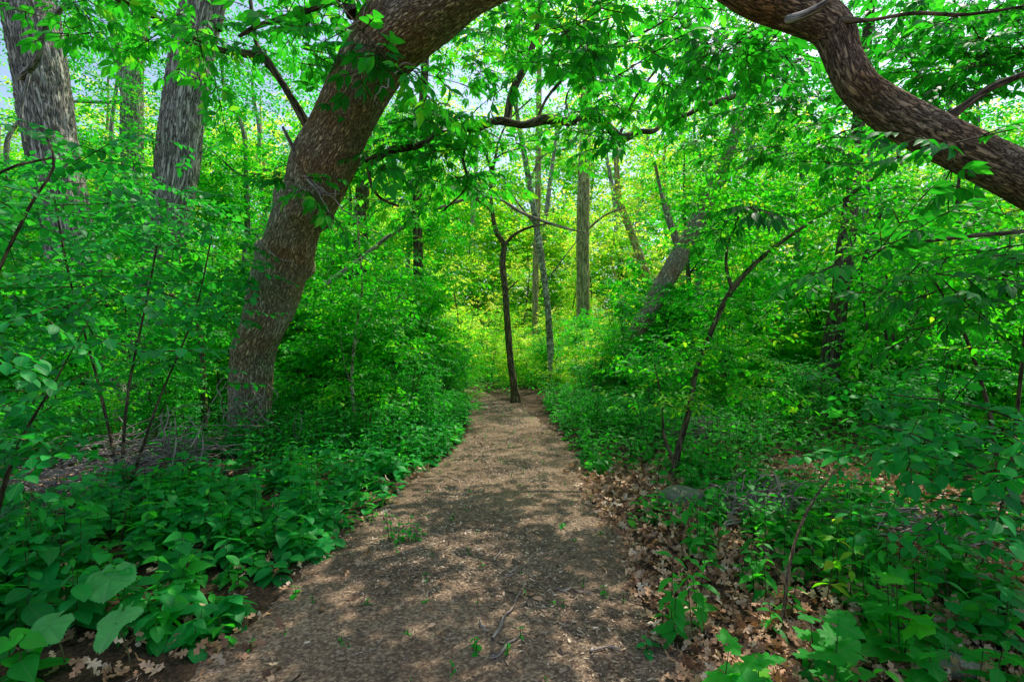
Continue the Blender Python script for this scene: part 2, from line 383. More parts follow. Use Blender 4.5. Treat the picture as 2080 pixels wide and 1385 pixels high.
# ------------------------------------------------------------------ tubes
def smooth_path(pts, n):
    pts = np.asarray(pts, float); m = len(pts)
    d = np.r_[0, np.cumsum(np.linalg.norm(np.diff(pts[:, :3], axis=0), axis=1))]
    t = np.linspace(0, d[-1], n); out = np.empty((n, pts.shape[1]))
    # Catmull-Rom on arc length
    tang = np.gradient(pts, d, axis=0) if m > 2 else np.repeat(((pts[1] - pts[0]) / d[-1])[None], m, 0)
    k = np.clip(np.searchsorted(d, t, 'right') - 1, 0, m - 2); h = d[k + 1] - d[k]; u = (t - d[k]) / h
    h00 = 2*u**3 - 3*u**2 + 1; h10 = u**3 - 2*u**2 + u; h01 = -2*u**3 + 3*u**2; h11 = u**3 - u**2
    for c in range(pts.shape[1]):
        out[:, c] = h00*pts[k, c] + h10*h*tang[k, c] + h01*pts[k+1, c] + h11*h*tang[k+1, c]
    return out, t
def tube(mb, pts, seg=12, n=None, disp=0.0, dfreq=(9, 1.6), lump=0.0, seed=0, mi=0, bumps=(), cap=True, flare=None):
    """pts (x,y,z,r). bumps: (t_frac, angle, height, size_m)"""
    pts = np.asarray(pts, float)
    L_ = np.sum(np.linalg.norm(np.diff(pts[:, :3], axis=0), axis=1))
    n = n or max(4, len(pts) * 3)
    sp, t = smooth_path(pts, n)
    c = sp[:, :3]; r = np.maximum(sp[:, 3], .0008)
    T = np.gradient(c, axis=0); T /= np.linalg.norm(T, axis=1, keepdims=True)
    u = np.cross(T[0], [0, 1, 0] if abs(T[0][1]) < .9 else [1, 0, 0]); u /= np.linalg.norm(u)
    U = [u]
    for k in range(1, n):
        u = U[-1] - T[k] * np.dot(U[-1], T[k]); u /= np.linalg.norm(u); U.append(u)
    U = np.array(U); W = np.cross(T, U)
    an = np.arange(seg) / seg * 2 * math.pi
    ca, sa = np.cos(an), np.sin(an)
    rr = np.repeat(r[:, None], seg, 1); tt = np.repeat(t[:, None], seg, 1)
    bk = np.stack([rr * ca, rr * sa, tt], 2).reshape(-1, 3)
    if disp or lump:
        q = bk.copy()
        hi = np.zeros(len(q))
        if disp:
            w = q * np.array([dfreq[0], dfreq[0], dfreq[1]]) + 2.2 * np.stack([fbm(q * 3.1, 2, seed + 5), fbm(q * 2.7, 2, seed + 6), fbm(q * 3.3, 2, seed + 7)], 1)
            hi = disp * (1.0 - 2.2 * np.abs(fbm(w, 3, seed)) ** .7 * 1.0)
            hi += disp * .5 * fbm(q * np.array([dfreq[0] * 3, dfreq[0] * 3, dfreq[1] * 3]), 2, seed + 3)
        lo = lump * fbm(q * np.array([2.2, 2.2, 1.1]), 2, seed + 9)
        rr = rr + (hi + lo).reshape(n, seg)
    for (tf, ang, h, sz) in bumps:
        da = (an[None, :] - ang + math.pi) % (2 * math.pi) - math.pi
        dd = ((tt - tf * L_) ** 2 + (da * r[:, None]) ** 2) / sz ** 2
        rr = rr + h * np.exp(-dd)
    if flare:
        amt, hgt, lob, ph = flare
        e = np.exp(-tt / hgt); rr = rr * (1 + amt * e * (0.6 + .55 * np.cos(lob * an[None, :] + ph + .6 * np.cos(2 * an[None, :]))))
    v = c[:, None, :] + U[:, None, :] * (rr * ca)[:, :, None] + W[:, None, :] * (rr * sa)[:, :, None]
    v = v.reshape(-1, 3)
    i = np.arange(n - 1)[:, None] * seg; j = np.arange(seg)[None, :]; j2 = (j + 1) % seg
    q = np.stack([i + j, i + j2, i + seg + j2, i + seg + j], 2).reshape(-1)
    mb.add(v, q, np.full((n - 1) * seg, 4), None, mi, None, bk)
    if cap:
        base = (n - 1) * seg
        mb.add(np.vstack([v[base:base + seg], c[-1][None] + T[-1] * r[-1] * .5]), np.array([[k, (k + 1) % seg, seg] for k in range(seg)]).ravel(), np.full(seg, 3), None, mi, None, np.vstack([bk[base:base + seg], bk[base][None]]))
    return c, t

def px_pts(lst, o=None):
    """(px,py,Y,width_px) -> world x,y,z,r ; minus origin o"""
    a = []
    for (x, y, Y, w) in lst:
        p = P(x, y, Y); a.append([*p, w / 2 / F * Y])
    a = np.array(a)
    if o is not None: a[:, :3] -= np.array(o)
    return a
def tube_part(name, mat, lst, parent, o, **k):
    mb = MB(); tube(mb, px_pts(lst, o), **k); return part(name, mb.mesh(name, [B[mat]]), parent)
def region_clumps(rng, regs, o=(0, 0, 0)):
    """regs: (x0,x1,y0,y1,Y0,Y1,count,radius) pixel windows at real depths -> world clumps"""
    out = []
    for (x0, x1, y0, y1, Y0, Y1, n, r) in regs:
        for _ in range(n):
            Y = rng.uniform(Y0, Y1); p = P(rng.uniform(x0, x1), rng.uniform(y0, y1), Y)
            out.append([*(p - np.array(o)), r * rng.uniform(.7, 1.3)])
    return np.array(out)

# ------------------------------------------------------------------ ground
def sheet(name, mat, xs, ys, zoff=0.0):
    X, Y = np.meshgrid(xs, ys); x = X.ravel(); y = Y.ravel()
    z = gz(x, y) + zoff
    nx, ny = len(xs), len(ys)
    i = (np.arange(ny - 1)[:, None] * nx + np.arange(nx - 1)[None, :]).ravel()
    q = np.stack([i, i + 1, i + nx + 1, i + nx], 1).ravel()
    mb = MB(); mb.add(np.stack([x, y, z], 1), q, np.full(len(i), 4))
    return link(name, mb.mesh(name, [mat]))
def grade(lo, hi, c, near, fine, far):
    a = list(np.arange(-near, near + 1e-6, fine) + c); s = fine; p = near + c
    while p < hi: s *= 1.25; p += s; a.append(p)
    s = fine; p = c - near
    while p > lo: s *= 1.25; p -= s; a.insert(0, p)
    return np.array(a)
g = sheet('ground', M_GROUND, grade(-600, 600, 0, 8, .12, 0), grade(-200, 800, 6, 9, .12, 0))
tag(g, kind='structure')
# path ribbon
ys = np.arange(-1.5, 27, .06); us = np.linspace(-1, 1, 33)
pv = []
for y in ys:
    cx, hw = path_cx(y), path_hw(y)
    l = hw * (1 + .10 * vnoise(np.array([[y * 1.7, 0, 0]]), 4)[0] + .05 * vnoise(np.array([[y * 7, 0, 0]]), 6)[0]); r = hw * (1 + .10 * vnoise(np.array([[y * 1.5, 9, 0]]), 5)[0] + .05 * vnoise(np.array([[y * 8, 3, 0]]), 8)[0])
    for u in us: pv.append([cx + (l if u < 0 else r) * u, y, 0])
pv = np.array(pv); pv[:, 2] = gz(pv[:, 0], pv[:, 1]) + .012 * (1 - np.abs(np.tile(us, len(ys))) ** 6) - .004
pv[:, 2] += .004
nx = len(us); ii = (np.arange(len(ys) - 1)[:, None] * nx + np.arange(nx - 1)[None, :]).ravel()
mb = MB(); mb.add(pv, np.stack([ii, ii + 1, ii + nx + 1, ii + nx], 1).ravel(), np.full(len(ii), 4))
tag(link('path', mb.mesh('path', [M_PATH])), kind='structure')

def on_path(x, y, m=0.0): return np.abs(x - path_cx(y)) < path_hw(y) + m

# wood chips and broken stems scattered on the path
def chips():
    rng = np.random.default_rng(11); N = 110000
    y = 1.6 + 13 * rng.random(N) ** 1.7
    x = path_cx(y) + path_hw(y) * rng.normal(0, .55, N)
    k = np.abs(x - path_cx(y)) < path_hw(y) * 1.35; x, y = x[k], y[k]
    dens = fbm(np.stack([x * 1.6, y * 1.1, x * 0], 1), 2, 30)
    k = dens * 1.5 + rng.normal(0, .3, len(x)) > -.12; x, y = x[k], y[k]
    n = len(x)
    R = rot_mats(rng.uniform(-3.14, 3.14, n), rng.normal(0, .22, n), rng.normal(0, .4, n))
    tpl = mk_tpl([(0, -.16, 0), (1, -.1, 0), (1.05, .12, 0), (0.05, .17, 0)], [(0, 1, 2, 3)], [(0, 0)] * 4)
    tpl['v'] -= np.array([.5, 0, 0])
    s = rng.gamma(3, .0042, n).clip(.005, .045) + .002 * y / 3
    pos = np.stack([x, y, gz(x, y) + .017 + rng.uniform(0, .006, n)], 1)
    mb = MB(); stamp(mb, tpl, pos, R, s, np.clip(rng.normal(.42, .28, n), 0, 1))
    # little sticks
    m = 900; y = 1.6 + 10 * rng.random(m) ** 1.5; x = path_cx(y) + path_hw(y) * rng.uniform(-1.3, 1.3, m)
    a = rng.uniform(0, 3.14, m); l = rng.gamma(2, .03, m); z = gz(x, y) + .02
    A = np.stack([x, y, z], 1); D = np.stack([np.cos(a) * l, np.sin(a) * l, rng.normal(0, .006, m)], 1)
    sticks(mb, A - D / 2, A + D / 2, .0022, .0016, 1)
    tag(link('wood_chips', mb.mesh('wood_chips', [M_CHIP, B['dead']], False)), 'tan wood chips and stem bits strewn over the dirt path', 'wood chips', kind='stuff')
chips()

def litter():
    rng = np.random.default_rng(12)
    xs, ys = [], []
    def put(n, x0, x1, y0, y1, py=1.4):
        y = y0 + (y1 - y0) * rng.random(n) ** py; xs.append(rng.uniform(x0, x1, n)); ys.append(y)
    put(15000, .7, 4.8, 1.5, 6.5); put(3500, -5, -1.0, 1.5, 7); put(5000, 1, 9, 5, 14); put(3000, -9, -1, 6, 14)
    n = 900; y = 1.6 + 8 * rng.random(n); xs.append(path_cx(y) + rng.normal(.25, .7, n)); ys.append(y)
    x = np.concatenate(xs); y = np.concatenate(ys)
    k = (~on_path(x, y, -.12)) | (rng.random(len(x)) < .22); x, y = x[k], y[k]; n = len(x)
    R = rot_mats(rng.uniform(-3.14, 3.14, n), rng.normal(0, .45, n), rng.normal(0, 1.0, n))
    pos = np.stack([x, y, gz(x, y) + .012 + rng.gamma(2, .009, n)], 1)
    mb = MB(); s = rng.uniform(.035, .095, n); rnd = np.clip(rng.normal(.58, .25, n), 0, 1)
    h = n // 2
    h = int(n * .7); stamp(mb, OAK, pos[:h], R[:h], s[:h] * 1.15, rnd[:h]); stamp(mb, LANCE, pos[h:], R[h:], s[h:] * .75, rnd[h:])
    tag(link('leaf_litter', mb.mesh('leaf_litter', [G['litter']])), 'dry brown fallen oak leaves covering the forest floor beside the path', 'leaf litter', kind='stuff')
litter()

# ------------------------------------------------------------------ TREES IN PARTICULAR
rng = np.random.default_rng(21)
def base_of(px, py, Y):
    p = P(px, py, Y); return (float(p[0]), float(p[1]), gz1(p[0], p[1]))

# --- the big leaning tree left of the path
o = base_of(492, 925, 7.6)
T1 = thing('leaning_tree', 'big reddish brown tree trunk leaning right over the path from the left bank', 'tree', o)
mb = MB()
pts = px_pts([(486, 950, 7.7, 118), (494, 900, 7.65, 92), (503, 850, 7.6, 92), (509, 790, 7.5, 100), (516, 715, 7.3, 100), (543, 640, 7.1, 112), (558, 585, 7.0, 124), (582, 510, 6.7, 126), (602, 450, 6.5, 120), (636, 392, 6.3, 138), (658, 335, 6.1, 152), (690, 262, 5.8, 140), (728, 182, 5.4, 148), (768, 110, 5.05, 165), (826, 40, 4.7, 178), (905, -22, 4.35, 172), (1000, -62, 4.1, 140), (1120, -95, 3.95, 110), (1300, -120, 4.0, 84), (1450, -160, 4.1, 60)], o)
pts[:, 3] *= .82
tube(mb, pts, 220, 900, .0065, (38, 8.0), .05, 3, flare=(.18, .3, 5, .4),
     bumps=((.20, 1.2, .05, .18), (.345, 0.0, .09, .12), (.345, 3.3, .07, .12), (.44, 4.6, .11, .10), (.425, 0.3, .07, .10), (.43, 1.6, .08, .10), (.43, 3.1, .06, .10), (.455, 4.0, -.05, .07), (.36, 5.0, .05, .08), (.27, 4.4, .05, .12)))
part('trunk', mb.mesh('trunk', [B['red']]), T1)
br = [
 ('dark', [(628, 262, 5.9, 20), (604, 220, 5.85, 16), (560, 150, 5.8, 15), (530, 114, 5.8, 18), (500, 110, 5.7, 17), (440, 100, 5.6, 14), (370, 66, 5.5, 12), (300, 28, 5.4, 10), (230, -5, 5.3, 8), (120, -40, 5.2, 5)]),
 ('dark', [(545, 135, 5.8, 11), (522, 90, 5.9, 8), (512, 30, 6.0, 7), (505, -40, 6.1, 5)]),
 ('dark', [(745, 332, 6.0, 20), (790, 308, 6.1, 15), (850, 296, 6.3, 12), (905, 262, 6.5, 12), (965, 262, 6.65, 14), (1010, 246, 6.8, 18), (1062, 254, 6.9, 15), (1110, 243, 7.0, 19), (1160, 248, 7.1, 15), (1205, 234, 7.2, 17), (1232, 254, 7.3, 15), (1258, 280, 7.4, 19), (1300, 268, 7.5, 13), (1330, 266, 7.5, 12), (1348, 240, 7.6, 9), (1390, 236, 7.65, 9), (1420, 220, 7.7, 11), (1480, 200, 7.8, 9), (1560, 165, 7.9, 7), (1640, 110, 8.0, 5)]),
 ('dark', [(1258, 276, 7.4, 6), (1290, 200, 7.5, 4), (1340, 130, 7.6, 3), (1370, 60, 7.7, 2)]),
 ('dark', [(960, 262, 6.65, 8), (940, 320, 6.7, 6), (950, 370, 6.8, 4), (900, 430, 6.9, 2)]),
 ('dark', [(1160, 248, 7.1, 5), (1150, 200, 7.2, 4), (1175, 150, 7.2, 2)]),
 ('dark', [(1092, 244, 7.0, 8), (1105, 210, 7.1, 6), (1180, 130, 7.2, 6), (1260, 85, 7.3, 5), (1320, 60, 7.4, 4), (1400, 10, 7.5, 3)]),
 ('dark', [(1030, 245, 6.9, 18), (1040, 190, 7.0, 14), (1070, 130, 7.1, 12), (1090, 60, 7.2, 9), (1100, -30, 7.3, 7)]),
 ('dark', [(720, 30, 5.0, 34), (700, -30, 5.0, 30), (690, -120, 5.0, 24), (680, -300, 5.2, 16)]),
 ('dark', [(693, 0, 5.0, 10), (640, 18, 5.1, 9), (560, 42, 5.2, 7), (510, 60, 5.3, 6), (485, 75, 5.3, 3)]),
 ('dead', [(655, 395, 5.9, 14), (628, 365, 5.85, 11), (600, 310, 5.8, 9), (574, 258, 5.75, 4)]),
 ('dark', [(748, 340, 6.0, 7), (756, 380, 6.0, 6), (770, 400, 6.1, 5), (810, 420, 6.1, 4)]),
 ('dead', [(660, 580, 9.5, 13), (730, 530, 9.3, 11), (790, 480, 9.1, 9), (850, 445, 9, 6), (900, 420, 8.9, 5), (960, 403, 8.8, 5), (1010, 404, 8.7, 5), (1060, 432, 8.7, 5), (1120, 455, 8.7, 4), (1200, 476, 8.7, 2.5)]),
]
for m, l in br: tube_part('branch', m, l, T1, o, seg=14, n=len(l) * 8, disp=.004, dfreq=(30, 8), lump=.012, seed=len(l))
# thin dead roots / vines curling on the trunk
mb = MB(); r2 = np.random.default_rng(5)
for (x, y, Y, dx, dy) in [(640, 385, 5.85, 90, 30), (650, 392, 5.85, 40, 90), (680, 400, 5.8, 60, -30), (655, 395, 5.85, 120, 60), (800, 150, 4.6, 60, -10), (790, 160, 4.6, -20, 60), (700, 60, 4.5, 60, -80), (520, 480, 6.2, 60, 50)]:
    q = [(x, y, Y, 3.4)]
    for k in range(6):
        x += dx / 6 + r2.normal(0, 6); y += dy / 6 + r2.normal(0, 7); q.append((x, y, Y + r2.normal(0, .03), 3.2 - .4 * k))
    tube(mb, px_pts(q, o), 5, 24)
for k in range(26):
    x = r2.uniform(455, 545); y = r2.uniform(760, 870); q = []
    for j in range(5): q.append((x, y, 7.05 - .03 * j, 2.2)); x += r2.normal(0, 14); y += r2.uniform(8, 30)
    tube(mb, px_pts(q, o), 4, 12)
part('dead_vine', mb.mesh('dead_vine', [B['dead']]), T1)
# crown: hanging compound leaves overhead
CP = make_sprays(rng, 'comp', 6); AL = make_sprays(rng, 'alt', 6)
cl = region_clumps(rng, [(900, 1480, -60, 170, 4.2, 7.5, 34, .42), (780, 960, 230, 420, 6.2, 8, 14, .33), (770, 980, 215, 320, 5.8, 6.3, 9, .28), (1080, 1500, 180, 300, 6.6, 7.2, 6, .2), (380, 700, -60, 130, 4.8, 6.5, 12, .3),
      (60, 420, -80, 90, 4.6, 6, 14, .34), (1150, 1600, 100, 330, 8.4, 10, 16, .4), (560, 620, 350, 390, 5.5, 5.7, 2, .10), (740, 800, 90, 150, 4.2, 4.4, 2, .10),
      (1000, 1500, -500, -100, 3.4, 6, 7, .5), (300, 900, -600, -120, 4.4, 7, 12, .6)], o)
mb = foliage(rng, cl, 4, .50, CP, LANCE, True)
part('crown', mb.mesh('crown', [G['near'], B['twig']]), T1)

# --- the tree on the right whose limb sweeps down
o = base_of(2500, 1190, 3.3)
T2 = thing('arching_tree', 'thick bare brown limb bending down across the top right corner', 'tree', o)
mb = MB()
pts = px_pts([(2500, 1200, 3.3, 190), (2490, 1000, 3.3, 165), (2440, 760, 3.3, 150), (2330, 560, 3.3, 140), (2200, 440, 3.35, 130), (2080, 365, 3.4, 118), (1985, 318, 3.45, 108), (1890, 272, 3.5, 104), (1805, 225, 3.5, 100), (1740, 172, 3.5, 92), (1712, 118, 3.5, 92), (1690, 60, 3.5, 100), (1620, 22, 3.5, 104), (1530, -8, 3.5, 92), (1450, -60, 3.5, 80), (1360, -150, 3.6, 70), (1200, -320, 3.8, 50)], o)
pts[:, 3] *= .78
tube(mb, pts, 150, 700, .0045, (36, 8), .036, 13, flare=(.3, .4, 4, 0), bumps=((.73, 3.0, .035, .1), (.62, 1.0, .03, .12), (.56, 4.0, .03, .1)))
part('trunk', mb.mesh('trunk', [B['limb']]), T2)
for m, l in [('limb', [(1360, -150, 3.6, 60), (1300, -330, 4.4, 44), (1220, -330, 5.4, 30), (1120, -260, 6.6, 20), (1000, -200, 7.8, 10)]), ('dark', [(1925, 240, 3.5, 22), (1960, 215, 3.45, 16), (2010, 180, 3.4, 15), (2070, 155, 3.35, 12), (2160, 120, 3.3, 8)]),  # first limb is added out of view to carry the flecking clumps
             ('dark', [(1710, 40, 3.4, 18), (1760, 42, 3.3, 8), (1850, 28, 3.2, 7), (1960, 30, 3.1, 6), (2100, 10, 3, 4)]),
             ('dead', [(1600, 40, 3.3, 16), (1640, 28, 3.15, 18), (1680, 5, 3.05, 13), (1710, -20, 3, 6)]),
             ('dark', [(2200, 450, 3.3, 14), (2080, 470, 3.1, 8), (1950, 482, 3.0, 7), (1830, 498, 3.0, 5), (1740, 520, 2.95, 3), (1680, 545, 2.9, 2)])]:
    tube_part('branch', m, l, T2, o, seg=12, n=len(l) * 7, disp=.001, dfreq=(40, 10), lump=.004, seed=4)
over = np.array([[rng.uniform(-1.2, 2.6) - o[0], rng.uniform(3.6, 9.0) - o[1], rng.uniform(6.6, 8.2) - o[2], rng.uniform(.25, .5)] for _ in range(26)])  # clumps added overhead, mostly unseen, to break sun into flecks on the path
cl = region_clumps(rng, [(1830, 2200, -80, 170, 3.9, 5.4, 22, .34), (1400, 1560, 60, 160, 4, 4.6, 3, .2), (1600, 2150, 480, 640, 2.9, 3.8, 7, .26), (1400, 1640, 40, 250, 4.4, 6, 10, .3), (1500, 1760, 230, 420, 4.2, 5.5, 5, .26),
      (1930, 1960, 290, 310, 3.0, 3.1, 1, .08), (1200, 2100, -700, -150, 2.4, 5, 6, .5)], o)
cl = np.vstack([cl, over])
mb = foliage(rng, cl, 4, .46, CP, LANCE, True, flat=.6)
part('crown', mb.mesh('crown', [G['near'], B['twig']]), T2)

# --- trees with their own place, name and crown
def own_tree(name, label, bark, lst, brs=(), crown=None, leaf='mid', tpl=RHOMB, size=.45, per=8, disp=.01, seg=60, n=200, lump=.02, dfreq=(9, 1.6), flare=(.3, .5, 5, 0), sprays=None, cat='tree', twigs=False):
    bx, by, bY, _ = lst[0]
    o = base_of(bx, by, bY)
    t = thing(name, label, cat, o)
    q = px_pts(lst, o); q[0][2] = -.12; rm = float(np.mean(q[:, 3])); lump = min(lump, rm * .10); disp = min(disp, rm * .06); q[1:, 3] *= .93
    mb = MB(); tube(mb, q, seg, n, disp, dfreq, lump, len(label), flare=flare); part('trunk', mb.mesh('trunk', [B[bark]]), t)
    for b in brs:
        tube_part('branch', b[0] if isinstance(b[0], str) else bark, b[1:] if isinstance(b[0], str) else b, t, o, seg=8, n=len(b) * 5, lump=.006, seed=len(b))
    if crown is not None:
        cl = region_clumps(rng, crown, o)
        mb = foliage(rng, cl, per, size, sprays or AL, tpl, twigs)
        part('crown', mb.mesh('crown', [G[leaf], B['twig']]), t)
    return t
own_tree('furrowed_tree', 'huge grey furrowed tree trunk at the far left edge, above the brush', 'grey',
    [(195, 850, 10, 130), (188, 780, 10, 100), (174, 680, 10, 92), (155, 560, 10, 88), (128, 420, 10, 88), (102, 280, 10, 91), (78, 120, 10, 95), (56, 0, 10, 98), (20, -160, 10, 112), (0, -500, 10, 90)],
    [[(40, 160, 9.6, 12), (75, 120, 9.2, 12), (90, 60, 9.0, 12), (140, 5, 8.8, 10), (200, -40, 8.6, 8)], [(60, 150, 9.4, 7), (45, 210, 9.3, 6), (50, 290, 9.2, 5)]],
    [(-150, 300, -500, -60, 9, 12, 24, .8), (60, 360, -110, 200, 11.2, 15, 80, .6)], disp=.028, seg=120, n=420)
own_tree('furrowed_tree', 'tall grey furrowed tree trunk between the edge trunk and the leaning trunk', 'grey',
    [(282, 840, 11, 104), (288, 760, 11, 82), (302, 640, 11, 72), (330, 500, 11, 74), (354, 380, 11, 80), (368, 260, 11, 83), (387, 130, 11, 80), (410, 10, 11, 80), (430, -150, 11, 84), (450, -500, 11, 60)],
    [[(440, 60, 11, 22), (450, 10, 11, 18), (480, -60, 11, 12)]],
    [(300, 620, -500, -60, 10, 13, 20, .8), (410, 660, -90, 230, 12, 15, 95, .6)], disp=.026, seg=110, n=420)
own_tree('slender_tree', 'thin grey trunk half hidden by leaves between the two furrowed trunks', 'grey',
    [(285, 800, 16, 50), (280, 600, 16, 42), (272, 400, 16, 40), (268, 250, 16, 42), (272, 120, 16, 38), (290, 0, 16, 34), (300, -200, 16, 25)],
    [[(268, 208, 16, 10), (200, 208, 15.8, 7), (130, 206, 15.6, 5)], [(262, 190, 16, 30), (240, 120, 16, 20), (230, 20, 16, 16)]],
    [(120, 420, -300, 120, 14, 18, 30, .8), (180, 340, 100, 300, 14, 15.5, 10, .5)], disp=.015)
own_tree('pale_tree', 'tall straight pale tan tree trunk rising beside the path bend', 'pale',
    [(1176, 822, 21, 40), (1180, 740, 21, 30), (1184, 620, 21, 28), (1184, 480, 21, 27), (1186, 360, 21, 26), (1190, 260, 21, 25), (1193, 100, 21, 23), (1196, -60, 21, 21), (1200, -300, 21, 14)],
    [[(1190, 470, 21, 5), (1225, 440, 20.5, 4), (1270, 420, 20, 3)], [(1194, 60, 21, 10), (1230, -10, 21, 8), (1260, -80, 21, 5)]],
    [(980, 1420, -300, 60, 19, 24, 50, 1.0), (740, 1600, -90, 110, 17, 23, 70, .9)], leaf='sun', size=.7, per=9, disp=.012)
own_tree('mottled_tree', 'slim tree with mottled whitish bark in the centre, right of the dark forked tree', 'birch',
    [(1132, 826, 15.5, 24), (1126, 790, 15.5, 17), (1118, 700, 15.5, 15), (1112, 620, 15.5, 14), (1102, 540, 15.5, 14), (1090, 460, 15.5, 14), (1080, 400, 15.5, 12), (1066, 320, 15.5, 11), (1050, 230, 15.5, 9), (1040, 120, 15.5, 6)],
    [[(1112, 570, 15.5, 4), (1140, 530, 15.3, 3), (1180, 480, 15, 2)], [(1090, 460, 15.5, 6), (1050, 410, 15.3, 4), (1020, 360, 15, 3)], [(1076, 370, 15.5, 5), (1100, 320, 15.2, 4), (1160, 300, 15, 3)]],
    [(950, 1220, 60, 330, 14, 17, 40, .6)], leaf='mid', size=.5, disp=.006, seg=30, n=120)
own_tree('forked_tree', 'slim dark forked tree standing at the end of the path', 'moss',
    [(1050, 826, 13.4, 24), (1046, 795, 13.4, 17), (1038, 740, 13.4, 15), (1031, 660, 13.4, 14), (1026, 590, 13.4, 13), (1021, 525, 13.4, 13), (1024, 500, 13.4, 12), (1008, 470, 13.4, 11), (1000, 430, 13.4, 9), (998, 370, 13.4, 8), (1010, 300, 13.4, 5)],
    [[(1024, 498, 13.4, 9), (1046, 476, 13.3, 6), (1075, 462, 13.2, 5), (1110, 455, 13, 3)], [(1000, 430, 13.4, 6), (960, 400, 13.2, 5), (930, 380, 13, 3)], [(990, 360, 13.4, 5), (1010, 320, 13.2, 4), (1060, 300, 13, 3)], [(998, 350, 13.4, 5), (985, 310, 13.2, 5), (955, 270, 13, 3)], [(1008, 300, 13.4, 5), (1030, 250, 13.2, 4), (1080, 200, 13, 3)], [(960, 400, 13.2, 4), (950, 360, 13, 3), (965, 320, 13, 2)], [(1030, 590, 13.4, 4), (1052, 570, 13.2, 3)]],
    [(880, 1120, 250, 420, 12, 14, 22, .5), (900, 990, 430, 560, 12.6, 13.4, 8, .35)], leaf='mid', size=.42, disp=.008, seg=30, n=140)
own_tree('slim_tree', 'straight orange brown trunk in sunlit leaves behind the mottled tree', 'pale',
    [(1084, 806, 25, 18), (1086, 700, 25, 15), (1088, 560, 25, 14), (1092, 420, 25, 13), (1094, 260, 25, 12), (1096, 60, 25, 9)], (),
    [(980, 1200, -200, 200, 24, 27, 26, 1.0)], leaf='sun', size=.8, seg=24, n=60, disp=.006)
own_tree('slanting_tree', 'leafy tree with a thick slanting brown trunk right of the pale straight tree', 'red',
    [(1236, 850, 12, 64), (1256, 760, 12, 44), (1290, 680, 12, 38), (1325, 620, 12, 38), (1352, 570, 12, 40), (1384, 515, 12, 40), (1412, 460, 12, 36), (1450, 380, 12, 28), (1490, 280, 12, 20), (1520, 150, 12, 14)],
    [[(1384, 515, 12, 18), (1360, 450, 12.2, 14), (1345, 400, 12.4, 9), (1330, 330, 12.4, 6)], [(1440, 400, 12, 12), (1490, 350, 11.8, 9), (1560, 300, 11.6, 6)]],
    [(1330, 1560, 80, 470, 10.5, 13, 85, .6), (1240, 1420, 600, 800, 9.5, 12, 30, .5)], leaf='mid', size=.42, disp=.014)
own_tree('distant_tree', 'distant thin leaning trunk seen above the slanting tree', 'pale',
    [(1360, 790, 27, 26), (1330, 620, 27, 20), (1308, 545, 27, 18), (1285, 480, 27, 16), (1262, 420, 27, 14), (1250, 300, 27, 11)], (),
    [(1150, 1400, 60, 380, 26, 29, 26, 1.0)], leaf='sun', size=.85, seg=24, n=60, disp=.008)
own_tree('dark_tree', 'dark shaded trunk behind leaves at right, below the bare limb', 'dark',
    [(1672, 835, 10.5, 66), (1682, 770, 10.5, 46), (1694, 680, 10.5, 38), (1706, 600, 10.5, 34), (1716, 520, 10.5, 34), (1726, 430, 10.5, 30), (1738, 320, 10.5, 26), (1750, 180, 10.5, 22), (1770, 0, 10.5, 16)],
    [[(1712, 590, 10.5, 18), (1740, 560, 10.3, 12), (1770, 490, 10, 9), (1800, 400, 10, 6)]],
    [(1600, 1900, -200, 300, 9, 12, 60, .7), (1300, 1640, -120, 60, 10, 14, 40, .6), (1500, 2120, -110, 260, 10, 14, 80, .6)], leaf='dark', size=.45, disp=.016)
own_tree('leaning_sapling', 'slender sapling with a thin dark stem leaning right beside the path', 'dark',
    [(1366, 985, 5.8, 20), (1376, 920, 5.8, 14), (1398, 840, 5.8, 11), (1418, 740, 5.8, 11), (1446, 670, 5.8, 11), (1486, 590, 5.85, 12), (1540, 530, 5.9, 9), (1590, 490, 6, 8), (1680, 430, 6.1, 7), (1780, 360, 6.2, 8), (1850, 325, 6.3, 5)],
    [[(1487, 588, 5.85, 9), (1475, 540, 5.8, 7), (1478, 500, 5.8, 5), (1500, 440, 5.8, 4)], [(1366, 930, 5.8, 8), (1350, 890, 5.8, 6), (1345, 820, 5.8, 4), (1330, 740, 5.8, 3)], [(1700, 418, 6.1, 5), (1690, 360, 6.1, 4), (1660, 280, 6.1, 3)]],
    [(1400, 1600, 600, 820, 5.2, 6.6, 34, .3), (1260, 1400, 680, 820, 5.4, 6.6, 12, .26), (1400, 1720, 330, 560, 5.4, 6.8, 46, .3), (1640, 1860, 250, 400, 5.8, 6.6, 16, .28)], leaf='mid', tpl=OVATE, size=.30, per=7, disp=.003, seg=20, n=160, lump=.006, dfreq=(30, 8), twigs=True)
own_tree('bent_sapling', 'black crooked sapling stem left of the leaning trunk', 'dark',
    [(412, 905, 8, 16), (415, 850, 8, 13), (413, 780, 8, 11), (410, 710, 8, 11), (398, 650, 8, 11), (380, 612, 8, 9), (350, 600, 8, 7), (320, 590, 8, 5)],
    [[(402, 664, 8, 8), (388, 590, 7.9, 6), (372, 540, 7.8, 4)], [(395, 895, 8, 14), (380, 850, 8, 12), (368, 842, 8, 9)]],
    [(280, 470, 500, 740, 7.2, 8.6, 34, .35)], leaf='near', tpl=OVATE, size=.34, per=7, disp=.003, seg=16, n=100, lump=.008, twigs=True)
